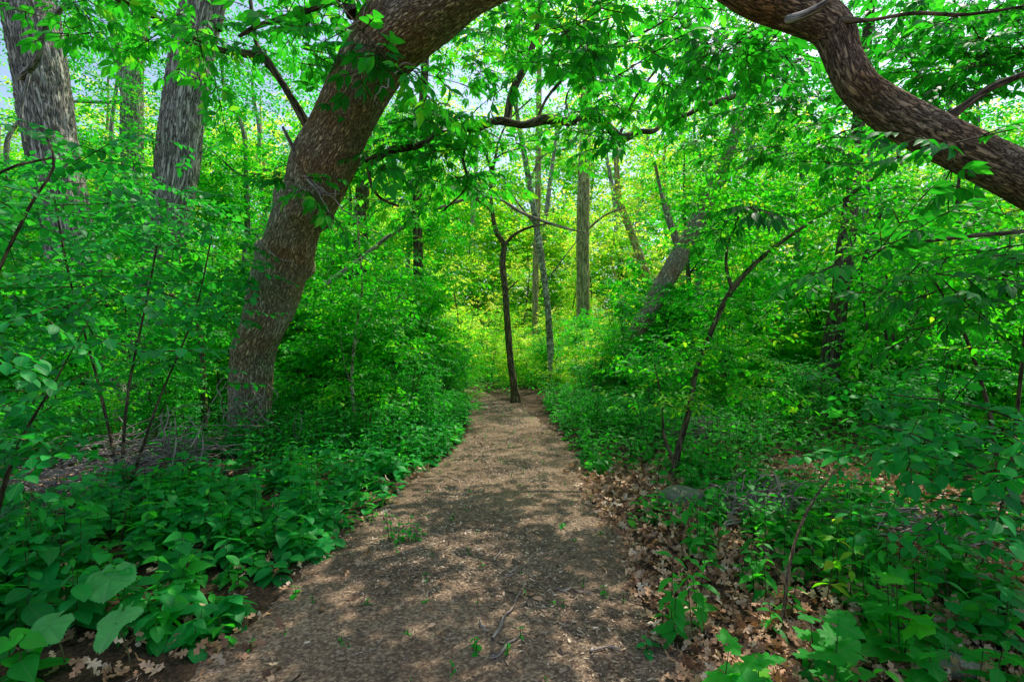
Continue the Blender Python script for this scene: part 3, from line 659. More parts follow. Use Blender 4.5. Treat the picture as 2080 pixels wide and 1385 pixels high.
own_tree('thin_sapling', 'thin pale stemmed sapling on the bank just right of the leaning trunk', 'birch',
    [(728, 918, 8, 11), (722, 860, 8, 7), (715, 780, 8, 7), (722, 680, 8, 6), (735, 600, 8, 5), (730, 500, 8, 4), (720, 400, 8, 3)],
    [[(720, 800, 8, 4), (700, 740, 8, 3), (690, 660, 8, 2)], [(722, 700, 8, 4), (750, 650, 8, 3), (770, 580, 8, 2)]],
    [(640, 860, 620, 820, 7.2, 9, 42, .36), (650, 850, 430, 640, 7.6, 9.5, 40, .38)], leaf='mid', tpl=OVATE, size=.34, per=7, disp=0, seg=12, n=80, lump=.004, twigs=True)
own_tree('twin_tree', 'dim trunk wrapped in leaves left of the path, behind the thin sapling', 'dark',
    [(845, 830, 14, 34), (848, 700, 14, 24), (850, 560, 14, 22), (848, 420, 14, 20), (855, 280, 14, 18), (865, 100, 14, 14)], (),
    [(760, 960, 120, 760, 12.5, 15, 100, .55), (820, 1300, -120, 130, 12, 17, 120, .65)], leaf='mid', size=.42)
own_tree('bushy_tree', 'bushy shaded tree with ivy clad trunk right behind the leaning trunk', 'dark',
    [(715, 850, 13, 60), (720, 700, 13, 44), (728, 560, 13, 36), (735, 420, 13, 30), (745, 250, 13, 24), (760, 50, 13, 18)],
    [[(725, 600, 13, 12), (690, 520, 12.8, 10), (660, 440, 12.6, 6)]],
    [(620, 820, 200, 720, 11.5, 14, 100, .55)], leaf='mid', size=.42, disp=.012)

# ------------------------------------------------------------------ shrubs and saplings that fill the wood
def proto_shrub(k, H, W, leaf, tpl, size, ncl, per, sprays, nst=5, twigs=False):
    r = np.random.default_rng(100 + k)
    t = thing('shrub', 'x', 'shrub', (0, 0, 0))
    cls = []
    for i in range(nst):
        a = r.uniform(0, 6.28); lean = r.uniform(.1, .5) * W
        pts = []; x = r.normal(0, .05); y = r.normal(0, .05)
        for j in range(6):
            f = j / 5
            pts.append([x + math.cos(a) * lean * f ** 1.3 + r.normal(0, .03), y + math.sin(a) * lean * f ** 1.3 + r.normal(0, .03), -.05 + H * .92 * f, (.017 + .004 * H) * (1 - .8 * f)])
        mb = MB(); tube(mb, pts, 7, 20, lump=.004, seed=i); part('stem', mb.mesh('stem', [B['dark']]), t)
        for j in range(ncl // nst):
            f = r.uniform(.12, 1) ; c = np.array(pts[min(5, int(f * 5))][:3])
            c = c + np.array([r.normal(0, W * .24), r.normal(0, W * .24), r.normal(0, .12 * H)]); c[2] = max(c[2], .1)
            cls.append([*c, r.uniform(.22, .42)])
    mb = foliage(r, np.array(cls), per, size, sprays, tpl, twigs); part('foliage', mb.mesh('foliage', [G[leaf], B['twig']]), t)
    return t
def proto_tree(k, H, W, leaf, size, ncl, per, bark='dark', tr=.1, tpl=RHOMB, low=.25):
    r = np.random.default_rng(300 + k)
    t = thing('woodland_tree', 'x', 'tree', (0, 0, 0))
    pts = []; x = y = 0.
    for j in range(9):
        f = j / 8; pts.append([x, y, -.15 + f * H, tr * (1.15 if j == 0 else 1) * (1 - .75 * f)]); x += r.normal(0, .03 * H * .5); y += r.normal(0, .03 * H * .5)
    mb = MB(); tube(mb, pts, 16, 60, .006, (12, 2), .015, k, flare=(.3, .3, 4, 0)); part('trunk', mb.mesh('trunk', [B[bark]]), t)
    cls = []
    for i in range(6):
        f = r.uniform(low, .85); j = int(f * 8); p = np.array(pts[j]); a = r.uniform(0, 6.28); l = W * r.uniform(.5, .9) * (1.1 - .5 * f)
        q = [[p[0] + math.cos(a) * l * g_, p[1] + math.sin(a) * l * g_, p[2] + l * .55 * g_ ** 1.2 + r.normal(0, .05), tr * .32 * (1 - .8 * g_)] for g_ in (0, .3, .6, 1)]
        mb = MB(); tube(mb, q, 7, 16, lump=.01, seed=i); part('branch', mb.mesh('branch', [B[bark]]), t)
        for _ in range(ncl // 9):
            g_ = r.uniform(.3, 1.1); cls.append([p[0] + math.cos(a) * l * g_ + r.normal(0, .35), p[1] + math.sin(a) * l * g_ + r.normal(0, .35), p[2] + l * .55 * g_ + r.normal(0, .35), r.uniform(.4, .8)])
    for _ in range(ncl // 3):
        f = r.uniform(low * .8, 1.02); R_ = W * math.sqrt(r.random()) * (.35 + .65 * math.sin(math.pi * min(1, f * .9))); a = r.uniform(0, 6.28)
        cls.append([math.cos(a) * R_, math.sin(a) * R_, f * H, r.uniform(.4, .8)])
    mb = foliage(r, np.array(cls), per, size, AL, tpl); part('crown', mb.mesh('crown', [G[leaf], B['twig']]), t)
    return t
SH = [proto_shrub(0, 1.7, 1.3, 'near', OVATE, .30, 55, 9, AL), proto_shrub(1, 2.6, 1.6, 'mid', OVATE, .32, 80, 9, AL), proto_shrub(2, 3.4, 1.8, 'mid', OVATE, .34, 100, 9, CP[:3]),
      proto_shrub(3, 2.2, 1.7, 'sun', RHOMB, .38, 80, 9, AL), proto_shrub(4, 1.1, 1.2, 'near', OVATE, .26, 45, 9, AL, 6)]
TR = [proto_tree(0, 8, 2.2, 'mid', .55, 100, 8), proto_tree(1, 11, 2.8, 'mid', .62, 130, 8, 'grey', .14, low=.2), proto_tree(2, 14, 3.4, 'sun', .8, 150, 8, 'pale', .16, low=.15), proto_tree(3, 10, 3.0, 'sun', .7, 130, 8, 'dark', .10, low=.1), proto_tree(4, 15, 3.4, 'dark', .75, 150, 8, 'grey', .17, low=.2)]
used = set()
def place(pool, k, x, y, label, group, s=1.0):
    root = pool[k]; z = gz1(x, y) ; rz = random.uniform(0, 6.28)
    key = root.name
    if key not in used:
        used.add(key); root.location = (x, y, z); root.rotation_euler = (0, 0, rz); root.scale = (s, s, s); root['label'] = label; root['group'] = group; return root
    return dup(root, (x, y, z), rz, label, group, s)
def clear(x, y, m): return not on_path(x, y, m)

LB = {
 'sl': ('leafy green shrub in the thicket left of the path', 'shrubs in the thicket left of the path'),
 'sr': ('leafy green shrub in the thicket right of the path', 'shrubs in the thicket right of the path'),
 'sc': ('sunlit yellow green shrub at the far bend of the path', 'sunlit shrubs at the far bend of the path'),
 'tl': ('shaded green woodland tree behind the leaning trunk on the left', 'woodland trees in the left wood'),
 'tr': ('shaded green woodland tree deep in the right side of the wood', 'woodland trees in the right wood'),
 'tc': ('sunlit yellow green tree beyond the end of the path', 'sunlit trees beyond the path end'),
}
for (k, x, y, s, l) in [
  # left bank behind the herbs
  (0, -1.75, 8.6, .8, 'sl'), (4, -1.5, 9.8, .9, 'sl'), (1, -2.3, 10.4, .9, 'sl'), (2, -3.2, 9.6, .85, 'sl'), (2, -2.4, 12.2, 1.0, 'sl'), (3, -2.0, 15.2, .8, 'sc'), (0, -1.6, 11.6, .9, 'sl'), (2, -4.4, 11.5, 1.1, 'sl'), (1, -5.6, 9.8, .9, 'sl'), (2, -7.2, 11.8, 1.15, 'sl'), (2, -6.0, 13.4, 1.2, 'sl'), (0, -5.2, 7.6, .8, 'sl'), (1, -6.8, 8.2, .95, 'sl'), (2, -8.6, 9.2, 1.0, 'sl'), (2, -3.0, 14.6, 1.2, 'sl'), (1, -9.8, 12.0, 1.2, 'sl'), (2, -11, 10.5, 1.2, 'sl'), (0, -3.9, 8.3, .7, 'sl'),
  (4, -6.2, 6.6, 1.0, 'sl'), (4, -2.1, 7.7, .7, 'sl'),
  # right
  (4, 1.6, 9.2, .8, 'sr'), (4, 2.1, 8.0, .8, 'sr'), (0, 2.6, 9.2, .8, 'sr'), (0, 1.7, 11.2, .8, 'sr'), (1, 2.5, 11.4, .9, 'sr'), (2, 3.6, 12.2, 1.0, 'sr'), (1, 1.2, 17.0, .8, 'sr'), (1, 2.2, 18.6, 1.1, 'sr'), (1, -1.55, 14.4, .75, 'sl'), (1, 4.6, 10.8, .95, 'sr'), (2, 5.9, 12.5, 1.1, 'sr'), (2, 8.0, 10.4, 1.0, 'sr'), (1, 6.8, 9.0, .9, 'sr'), (0, 4.6, 8.4, .8, 'sr'), (2, 7.8, 8.2, 1.05, 'sr'), (1, 6.4, 7.2, .9, 'sr'), (2, 9.4, 10.6, 1.2, 'sr'), (0, 5.2, 6.4, .8, 'sr'), (2, 10.8, 12.4, 1.2, 'sr'), (1, 3.0, 14.2, 1.1, 'sr'), (2, 8.4, 13.6, 1.3, 'sr'), (1, 6.9, 5.6, .9, 'sr'),
  # centre far
  (3, .1, 17.5, .8, 'sc'), (3, 1.5, 18.5, .9, 'sc'), (3, -.9, 20, 1.0, 'sc'), (3, .6, 21.5, 1.1, 'sc'), (3, 2.8, 17.2, 1.0, 'sc'), (3, -2.4, 23, 1.5, 'sc'), (3, -3.2, 20, 1.3, 'sc'), (3, -1.2, 24.5, 1.6, 'sc'), (3, 2.2, 24, 1.6, 'sc'), (3, 3.8, 20.5, 1.2, 'sc'), (3, -3.6, 17.4, .9, 'sc'), (3, -4.6, 25.5, 1.2, 'sc'), (3, 1.4, 15.6, .5, 'sc')]:
    place(SH, k, x, y, *LB[l], s)
for (k, x, y, s, l) in [
  (0, -4.6, 13.5, .9, 'tl'), (1, -7.4, 15, .9, 'tl'), (4, -10.5, 16, .8, 'tl'), (1, -13.5, 14.5, .9, 'tl'), (0, -9.4, 13.2, .9, 'tl'), (4, -15.5, 20, .9, 'tl'), (1, -4.4, 18, .9, 'tl'), (4, -7.5, 21, .85, 'tl'), (0, -12, 10, .9, 'tl'), (1, -18, 19, 1.1, 'tl'), (4, -11.5, 23, 1, 'tl'), (2, -8, 27, 1, 'tl'), (2, -14, 28, 1.1, 'tl'), (2, -21, 27, 1.1, 'tl'),
  (0, 5.2, 14.4, .9, 'tr'), (1, 8.2, 15.6, .9, 'tr'), (4, 11.6, 16.4, .8, 'tr'), (1, 14.6, 14.8, .9, 'tr'), (0, 10.0, 11.6, .8, 'tr'), (1, 16, 20, 1.1, 'tr'), (4, 9.6, 21, .9, 'tr'), (0, 13.0, 10.5, .9, 'tr'), (4, 19, 22, 1.1, 'tr'), (2, 13, 26, 1.1, 'tr'), (2, 8, 26, 1, 'tr'), (2, 21, 29, 1.2, 'tr'), (1, 6.2, 18.4, .9, 'tr'),
  (3, -1.8, 33, .9, 'tc'), (3, 1.6, 34, .95, 'tc'), (3, 4.8, 29, .9, 'tc'), (3, -5.4, 32, 1.1, 'tc'), (2, 6.8, 33, .75, 'tc'), (2, -.2, 38, .95, 'tc'), (3, -2.6, 27.5, .6, 'tc'), (3, .4, 27, .62, 'tc'), (3, 2.8, 26.5, .6, 'tc'), (3, -5.2, 28, .65, 'tc'), (3, -8.5, 30, 1.0, 'tc'), (3, 3.2, 35, 1.1, 'tc')]:
    place(TR, k, x, y, *LB[l], s)

# far wood that reads as one mass
def far_wood():
    r = np.random.default_rng(77)
    cls = []
    for _ in range(3000):
        a = r.uniform(-.98, .98); d = 33 + 14 * r.random() ** .8; h = r.uniform(0, 1) ** .8 * (7 + (d - 33) * 1.25)
        cls.append([d * math.tan(a) * .9 if abs(a) < .8 else d * math.sin(a) * 1.25, d, h, r.uniform(1.0, 1.9)])
    mb = foliage(r, np.array(cls), 14, 1.5, [s for s in AL[:4]], RHOMB)
    for i in range(46):
        x = r.uniform(-48, 48); y = r.uniform(33, 44)
        tube(mb, [[x, y, -.2, .25], [x + r.normal(0, .4), y, 7, .2], [x + r.normal(0, 1), y, 16, .1]], 8, 12, mi=1)
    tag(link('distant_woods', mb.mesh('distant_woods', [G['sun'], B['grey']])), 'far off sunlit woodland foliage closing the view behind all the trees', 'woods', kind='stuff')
far_wood()

# ------------------------------------------------------------------ herbs
def herb(mb, r, x, y, z, h, ls, tpl, pairs=5, mi_stem=1, tone=.5):
    lean = r.normal(0, .12, 2) * h; t = np.linspace(.25, 1, pairs); ps, ya, pi_, ro, sc = [], [], [], [], []
    a0 = r.uniform(0, 6.28)
    for i, f in enumerate(t):
        a = a0 + i * 1.57 + r.normal(0, .2)
        for s in (0, 3.14159):
            ps.append([x + lean[0] * f, y + lean[1] * f, z + h * f]); ya.append(a + s + r.normal(0, .15)); pi_.append(r.normal(-.12, .22)); ro.append(r.normal(0, .25)); sc.append(ls * (1.15 - .5 * f ** 2) * r.uniform(.75, 1.15))
    stamp(mb, tpl, np.array(ps), rot_mats(np.array(ya), np.array(pi_), np.array(ro)), np.array(sc), np.clip(tone + r.normal(0, .15, len(ps)), 0, 1))
    sticks(mb, np.array([[x, y, z - .02]]), np.array([[x + lean[0], y + lean[1], z + h]]), .004, .002, mi_stem)
# ground cover mass
def cover():
    r = np.random.default_rng(41); mb = MB(); mb2 = MB()
    def inpath(x, y, m): return abs(x - path_cx(y)) < path_hw(y) + m
    def lot(n, x0, x1, y0, y1, h0, h1, ls, tpl, m, which, py=1.0, edge=None):
        for _ in range(n):
            x = r.uniform(x0, x1); y = y0 + (y1 - y0) * r.random() ** py
            if inpath(x, y, m + r.normal(0, .07)): continue
            if edge is not None and not edge(x, y, r): continue
            if -2.5 < x < -1.5 and 1.7 < y < 2.65: continue
            d = abs(x - path_cx(y)) - path_hw(y)
            h = r.uniform(h0, h1) * min(1, .45 + d * .8)
            herb(which, r, x, y, gz1(x, y), h, ls * r.uniform(.75, 1.25), tpl, int(r.integers(3, 6)), 1, r.uniform(.3, .75))
    gap = lambda x, y, r: not (-5.2 < x < -3.0 and 5.3 < y < 6.5) and vnoise(np.array([[x * 1.3, y * 1.3, 7.]]), 61)[0] + r.normal(0, .25) > -.42
    patch = lambda x, y, r: vnoise(np.array([[x * .9, y * .9, 0]]), 60)[0] + r.normal(0, .2) > .0
    lot(620, -5, -.9, 2.2, 7.5, .12, .36, .14, OVAL, .03, mb, 1.1, gap)
    lot(420, -5, -.9, 2.2, 8, .14, .42, .13, LANCE, .05, mb2, 1.1, gap)
    lot(260, -5, -.9, 2.4, 9, .14, .45, .09, OVATE, .05, mb2, 1.1, gap)
    lot(800, -4, -.6, 6.6, 13.5, .3, .6, .12, OVATE, .02, mb, 1.0)
    lot(700, -4, -.6, 6.6, 13.5, .3, .65, .11, OVATE, .02, mb2, 1.0)
    lot(900, -10, -3, 6, 15, .4, .8, .11, OVATE, .02, mb)
    lot(1100, .8, 4.2, 6.3, 13.5, .22, .55, .11, OVATE, .05, mb2)
    lot(300, .9, 3.4, 4.3, 6.8, .12, .34, .11, OVAL, -.05, mb2, 1, patch)
    lot(160, 1.2, 2.6, 3.2, 4.6, .1, .3, .10, LANCE, .1, mb2, 1, patch)
    lot(90, -3.6, -1.0, 2.3, 5.5, .15, .36, .17, HEART, .05, mb)
    lot(60, -3.6, -1.0, 2.3, 6.5, .2, .42, .14, MAPLE, .05, mb)
    lot(400, 1.8, 6.5, 2.6, 7, .12, .40, .12, OVAL, .3, mb2, 1, patch)
    lot(90, 1.3, 4.5, 2.0, 4.5, .1, .28, .12, MAPLE, .3, mb2, 1, patch)
    lot(80, 1.3, 4.5, 1.8, 4.5, .1, .34, .10, LANCE, .3, mb2)
    lot(700, 4, 10, 7, 15, .3, .7, .11, OVATE, .05, mb2)
    lot(500, -3, 6, 14, 22, .3, .7, .12, OVATE, .02, mb2)
    # tiny sprouts on the path itself
    for _ in range(150):
        y = r.uniform(2.2, 13); x = path_cx(y) + r.uniform(-1, 1) * path_hw(y)
        herb(mb2, r, x, y, gz1(x, y) + .01, r.uniform(.02, .06), r.uniform(.015, .045), OVATE, 2, 1, .7)
    tag(link('ground_cover', mb.mesh('ground_cover', [G['blue'], B['twig']])), 'low leafy green herbs carpeting the bank left of the path', 'ground cover', kind='stuff')
    tag(link('ground_cover', mb2.mesh('ground_cover', [G['near'], B['twig']])), 'brighter green low herbs and sprouts growing on both sides of the path', 'ground cover', kind='stuff')
cover()

# individual plants near the camera
def plant(name, label, cat, px, py, Y, h, ls, tpl, leaf, stems=1, pairs=4, group=None, seed=0, spread=.1, tone=.6):
    r = np.random.default_rng(seed + 900)
    p = P(px, py, Y); x, y = p[0], p[1]; z = gz1(x, y)
    t = thing(name, label, cat, (x, y, z), 0, group)
    ml = MB(); ms = MB()
    for s in range(stems):
        a = r.uniform(0, 6.28); d = spread * math.sqrt(r.random()) if stems > 1 else 0
        bx, by = math.cos(a) * d, math.sin(a) * d
        tmp = MB(); herb(tmp, r, bx, by, 0, h * r.uniform(.7, 1.1), ls * r.uniform(.85, 1.1), tpl, pairs, 0, tone)
        ml.add(tmp.v[0], tmp.loops[0], tmp.tot[0], tmp.uv[0], 0, tmp.rnd[0]); ms.add(tmp.v[1], tmp.loops[1] - len(tmp.v[0]), tmp.tot[1])
    part('leaves', ml.mesh('leaves', [G[leaf]]), t); part('stem', ms.mesh('stem', [B['twig']]), t)
    return t
def gY(py): return CAM_H * F / (py - 692.5)   # ground depth of a pixel row
k = 0
for (px, py, h, ls, tp, leaf, stems, pairs, nm, lab, cat) in [
  (1420, 1130, .40, .14, LANCE, 'near', 5, 4, 'seedling', 'tall bushy seedling standing directly in front of the rounded boulder', 'plant'),
  (1640, 1160, .45, .13, LANCE, 'mid', 4, 4, 'seedling', 'light green leafy seedling between the brush heap and the broken stick', 'plant'),
  (1400, 1290, .42, .13, LANCE, 'near', 5, 4, 'seedling', 'bushy pointed leaf seedling in the litter below the boulder', 'plant'),
  (1545, 1235, .34, .12, LANCE, 'near', 2, 4, 'seedling', 'star shaped seedling right of the bushy one, over brown leaves', 'plant'),
  (1325, 1285, .22, .075, LANCE, 'near', 2, 3, 'seedling', 'small green seedling at the right edge of the path on sunlit chips', 'plant'),
  (1315, 1325, .10, .07, OVAL, 'blue', 1, 3, 'seedling', 'tiny bluish seedling just below the small one at the path edge', 'plant'),
  (1700, 1235, .5, .10, LANCE, 'sun', 3, 4, 'seedling', 'bright yellow green sunlit seedling behind the broken stick', 'plant'),
  (1770, 1280, .4, .12, LANCE, 'near', 2, 4, 'seedling', 'light green compound leaved seedling right of the broken stick', 'plant'),
  (1500, 1460, .30, .17, MAPLE, 'near', 3, 3, 'maple_seedling', 'bright lobed maple seedling at the bottom right of the path', 'plant'),
  (1700, 1420, .36, .15, MAPLE, 'near', 3, 3, 'maple_seedling', 'dark green lobed seedling in front of the sunlit litter', 'plant'),
  (1850, 1380, .42, .16, MAPLE, 'near', 4, 3, 'maple_seedling', 'wide lobed seedling near the lower right corner', 'plant'),
  (1990, 1330, .40, .13, OVAL, 'blue', 4, 4, 'seedling', 'oval leaved seedling at the right edge near the corner', 'plant'),
  (1230, 1215, .09, .05, OVAL, 'near', 1, 3, 'sprout', 'small sprout at the right edge of the path above the sunlit chips', 'plant'),
  (1065, 1215, .06, .05, OVAL, 'near', 1, 2, 'sprout', 'single two leafed sprout in the middle of the path', 'plant'),
  (965, 1330, .09, .05, OVAL, 'near', 1, 3, 'sprout', 'bright sprout in the sun patch near the bottom of the path', 'plant'),
  (920, 1372, .07, .045, OVAL, 'near', 1, 2, 'sprout', 'sprout at the very bottom of the path left of the bright one', 'plant'),
  (1140, 1075, .05, .07, LANCE, 'blue', 1, 3, 'sprout', 'wilted leaf cluster lying right of centre on the path', 'plant'),
  (790, 1105, .22, .06, OVAL, 'near', 4, 4, 'herb', 'leafy herb spilling onto the left edge of the path', 'plant'),
  (830, 1100, .16, .06, OVAL, 'near', 2, 4, 'herb', 'small upright herb standing out on the left of the path', 'plant'),
  (400, 1330, .2, .11, HEART, 'blue', 1, 3, 'herb', 'three leafed herb at the left foot of the path', 'plant'),
  (600, 1210, .07, .06, OVAL, 'near', 1, 2, 'sprout', 'round leafed sprout on dirt at the left path edge', 'plant'),
  (370, 1260, .30, .13, HEART, 'near', 3, 4, 'broadleaf_herb', 'broad heart leafed plant left of the path foot', 'plant'),
  (520, 1130, .34, .11, OVAL, 'near', 5, 4, 'broadleaf_herb', 'dense oval leafed plant at the bank edge left of the path', 'plant'),
  (330, 1130, .36, .12, OVAL, 'blue', 5, 4, 'broadleaf_herb', 'bushy shaded plant with white flower specks on the left bank', 'plant'),
  (640, 1070, .36, .10, OVAL, 'blue', 5, 5, 'broadleaf_herb', 'tall nettle like plant beside the path below the leaning trunk', 'plant'),
  (200, 1090, .34, .11, OVAL, 'blue', 4, 4, 'broadleaf_herb', 'blue green plant in front of the brush pile on the left', 'plant'),
  (80, 1180, .36, .12, OVAL, 'blue', 5, 4, 'broadleaf_herb', 'blue green plant at the left edge above the big pale leaves', 'plant'),
  (60, 1420, .30, .15, HEART, 'near', 3, 3, 'broadleaf_herb', 'bright green plant in the lower left corner', 'plant'),
  (720, 1010, .45, .10, OVATE, 'blue', 6, 5, 'broadleaf_herb', 'leafy clump leaning over the path left edge halfway along', 'plant'),
]:
    k += 1; plant(nm, lab, cat, px, min(py, 1480), gY(py), h, ls, tp, leaf, stems, pairs, None, k, .16 if stems > 2 else .06)

# large pale leaves bottom left
def palm_mat():
    m = leaf_mat('leaf_pale_veined', [(0, (0.02, 0.32, 0.05)), (1, (0.14, 0.56, 0.14))], 1.3, .42, .42, False, .25)
    nt = m.node_tree; L = nt.links.new
    pb = [n for n in nt.nodes if n.type == 'BSDF_PRINCIPLED'][0]; src = pb.inputs['Base Color'].links[0].from_socket
    tc = nd(nt, 'ShaderNodeTexCoord'); sp = nd(nt, 'ShaderNodeSeparateXYZ'); L(tc.outputs['UV'], sp.inputs[0])
    main = math_(nt, 'SUBTRACT', 1.0, math_(nt, 'MULTIPLY', math_(nt, 'ABSOLUTE', math_(nt, 'SUBTRACT', math_(nt, 'FRACT', sp.outputs[0]), .5)), 16.0), True)
    a = math_(nt, 'ABSOLUTE', math_(nt, 'SUBTRACT', math_(nt, 'FRACT', sp.outputs[0]), .5))
    sd_ = math_(nt, 'FRACT', math_(nt, 'SUBTRACT', math_(nt, 'MULTIPLY', sp.outputs[1], 8.0), math_(nt, 'MULTIPLY', a, 5.0)))
    side = math_(nt, 'MULTIPLY', math_(nt, 'SUBTRACT', 1.0, math_(nt, 'MULTIPLY', math_(nt, 'ABSOLUTE', math_(nt, 'SUBTRACT', sd_, .5)), 7.0), True), .7)
    v = math_(nt, 'MAXIMUM', main, side)
    mx = nd(nt, 'ShaderNodeMix', data_type='RGBA'); L(math_(nt, 'MULTIPLY', v, .6), mx.inputs[0]); L(src, mx.inputs[6]); mx.inputs[7].default_value = (.25, .50, .22, 1)
    L(mx.outputs[2], pb.inputs['Base Color'])
    bp = nd(nt, 'ShaderNodeBump', inputs={'Strength': .7, 'Distance': .004}); bp.invert = True; L(v, bp.inputs['Height']); L(bp.outputs[0], pb.inputs['Normal'])
    return m
G['palm'] = palm_mat()
def palm_leaf(lobes, depth, seed, cup=.25):
    nr, nt_ = 14, 96; r = np.random.default_rng(seed); th = np.linspace(-math.pi, math.pi, nt_, endpoint=False)
    out = .55 * (1 - depth * (0.5 - 0.5 * np.cos(th * lobes)) * (np.abs(th) < 2.8)) * (1 + .09 * np.abs(((th * 7) % 1) - .5) * 2) * (1.08 - .22 * np.abs(th) / math.pi)
    out *= 1 - .5 * np.exp(-((np.abs(th) - math.pi) / .16) ** 2)
    rr = np.linspace(0, 1, nr)[1:]; Rr, Th = np.meshgrid(rr, th, indexing='ij'); ra = Rr * out[None, :]
    x = .0 + ra * np.cos(Th); y = ra * np.sin(Th)
    z = -cup * ra ** 2 + .20 * ra * np.abs(np.sin(Th * lobes / 2)) + .02 * np.sin(ra * 40) * Rr * np.abs(np.sin(Th * lobes / 2)) + .03 * fbm(np.stack([x * 4, y * 4, x * 0 + seed], 2).reshape(-1, 3), 2, seed).reshape(x.shape)
    v = [(0, 0, 0)] + list(zip(x.ravel(), y.ravel(), z.ravel())); uvv = [(.5, 0)] + list(zip((Th * lobes / 2 / math.pi + .5).ravel(), Rr.ravel()))
    F_, U_ = [], []
    for a in range(nt_):
        b = (a + 1) % nt_; F_.append((0, 1 + a, 1 + b))
        for k_ in range(nr - 2): F_.append((1 + k_ * nt_ + a, 1 + (k_ + 1) * nt_ + a, 1 + (k_ + 1) * nt_ + b, 1 + k_ * nt_ + b))
    return mk_tpl(v, F_, uvv)
def big_leaf(label, px, py, Y, s, yaw, pitch, roll, tpl, tone=.7):
    p = P(px, py, Y); z0 = gz1(p[0], p[1])
    t = thing('grape_vine_leaf', label, 'plant', (p[0], p[1], z0)); hh = max(.05, p[2] - z0)
    mb = MB(); stamp(mb, tpl, np.array([[0, 0, hh]]), rot_mats(np.array([yaw]), np.array([pitch]), np.array([roll])), np.array([s]), np.array([tone]))
    part('leaf_blade', mb.mesh('leaf_blade', [G['palm']]), t)
    mb = MB(); tube(mb, [[.05, .04, -.01, .004], [.03, .02, hh * .6, .0035], [0, 0, hh, .003]], 6, 8); part('stalk', mb.mesh('stalk', [B['twig']]), t)
big_leaf('big pale round leaf at the lower left, uppermost of the pale leaves', 225, 1175, 2.75, .22, -1.2, -.45, .15, palm_leaf(5, .04, 1))
big_leaf('big pale three lobed leaf at the lower left', 235, 1265, 2.4, .21, -1.5, -.50, .2, palm_leaf(3, .42, 2))
big_leaf('crumpled pale leaf left of the three lobed leaf', 100, 1270, 2.4, .17, -1.9, -.45, -.2, palm_leaf(5, .08, 3, .6))
big_leaf('small pale leaf right of the three lobed leaf, near the dirt', 490, 1265, 2.95, .10, -0.8, -.3, .1, palm_leaf(5, .03, 4))

# near left shrub and near right shrub whose leaves hang close to the camera
def near_shrub(name, label, bpx, bY, stems, regs, leaf, tpl, size, per, seed):
    r = np.random.default_rng(seed)
    bx = (bpx - 1040) / F * bY; o = (bx, bY, gz1(bx, bY))
    t = thing(name, label, 'shrub', o)
    for s in stems:
        q = px_pts(s, o); q[:, 3] *= .5; q[0][:3] = [r.normal(0, .05), r.normal(0, .05), -.05]
        mb = MB(); tube(mb, q, 8, 30, lump=.003, seed=seed); part('stem', mb.mesh('stem', [B['dark']]), t)
    cl = region_clumps(r, regs, o)
    mb = foliage(r, cl, per, size, AL, tpl, True, flat=.6); part('foliage', mb.mesh('foliage', [G[leaf], B['twig']]), t)
near_shrub('overhanging_shrub', 'oval leaved shrub crowding the left edge of the view close to camera', -60, 3.2,
   [[(0, 1100, 3.2, 20), (-40, 850, 3.2, 18), (-20, 600, 3.2, 14), (60, 420, 3.2, 11), (110, 320, 3.3, 9), (95, 280, 3.3, 6)], [(0, 1100, 3.2, 20), (40, 900, 3.0, 13), (120, 760, 2.9, 8), (180, 650, 2.9, 5)], [(0, 1100, 3.4, 20), (-60, 560, 3.4, 18), (10, 345, 3.4, 10), (110, 320, 3.5, 9)]],
   [(-150, 190, 640, 1000, 2.3, 3.6, 20, .26), (-150, 260, 300, 640, 2.8, 4.4, 16, .3)], 'blue', OVAL, .36, 5, 51)
near_shrub('leafy_shrub', 'mid sized shrub with glossy leaves in front of the grey furrowed trunks', 250, 5.2,
   [[(250, 1000, 5.2, 14), (260, 800, 5.2, 10), (300, 600, 5.2, 8), (330, 440, 5.2, 5)], [(250, 1000, 5.2, 14), (200, 780, 5.2, 10), (140, 560, 5.2, 8), (110, 400, 5.2, 5)], [(250, 1000, 5.2, 14), (320, 820, 5, 9), (400, 620, 5, 6), (430, 480, 5, 4)]],
   [(20, 480, 400, 700, 4.6, 6.4, 74, .34), (250, 470, 620, 800, 5, 6.2, 8, .3), (-40, 330, 270, 420, 5, 8, 26, .36)], 'blue', OVAL, .36, 5, 52)
near_shrub('glossy_shrub', 'bluish glossy leaved shrub spreading low at the right edge of the view', 2180, 2.9,
   [[(0, 1100, 2.9, 22), (2100, 1050, 2.9, 14), (1980, 950, 2.8, 9), (1850, 880, 2.8, 6), (1760, 860, 2.8, 3)], [(0, 1100, 2.9, 22), (2120, 1000, 2.7, 12), (2000, 1010, 2.6, 8), (1880, 1000, 2.6, 4)], [(0, 1100, 3.2, 22), (2150, 900, 3.2, 12), (2000, 830, 3.2, 8), (1800, 800, 3.2, 4)]],
   [(1850, 2150, 840, 960, 2.4, 3.2, 12, .22), (1700, 1880, 880, 1000, 3.0, 3.8, 6, .22), (1760, 1980, 780, 880, 3.4, 4.2, 7, .26), (1860, 2100, 1000, 1120, 2.4, 3.0, 6, .2)], 'blue', OVAL, .34, 4, 53)
near_shrub('feathery_shrub', 'shrub with long drooping leaves filling the middle of the right side', 2050, 4.6,
   [[(0, 1100, 4.6, 18), (2000, 800, 4.6, 14), (1940, 640, 4.6, 10), (1850, 520, 4.6, 7), (1700, 450, 4.6, 4)], [(0, 1100, 4.6, 18), (2080, 700, 4.6, 12), (2100, 520, 4.6, 8)]],
   [(1760, 2120, 400, 720, 4.0, 5.6, 34, .32)], 'mid', LANCE, .36, 5, 54)
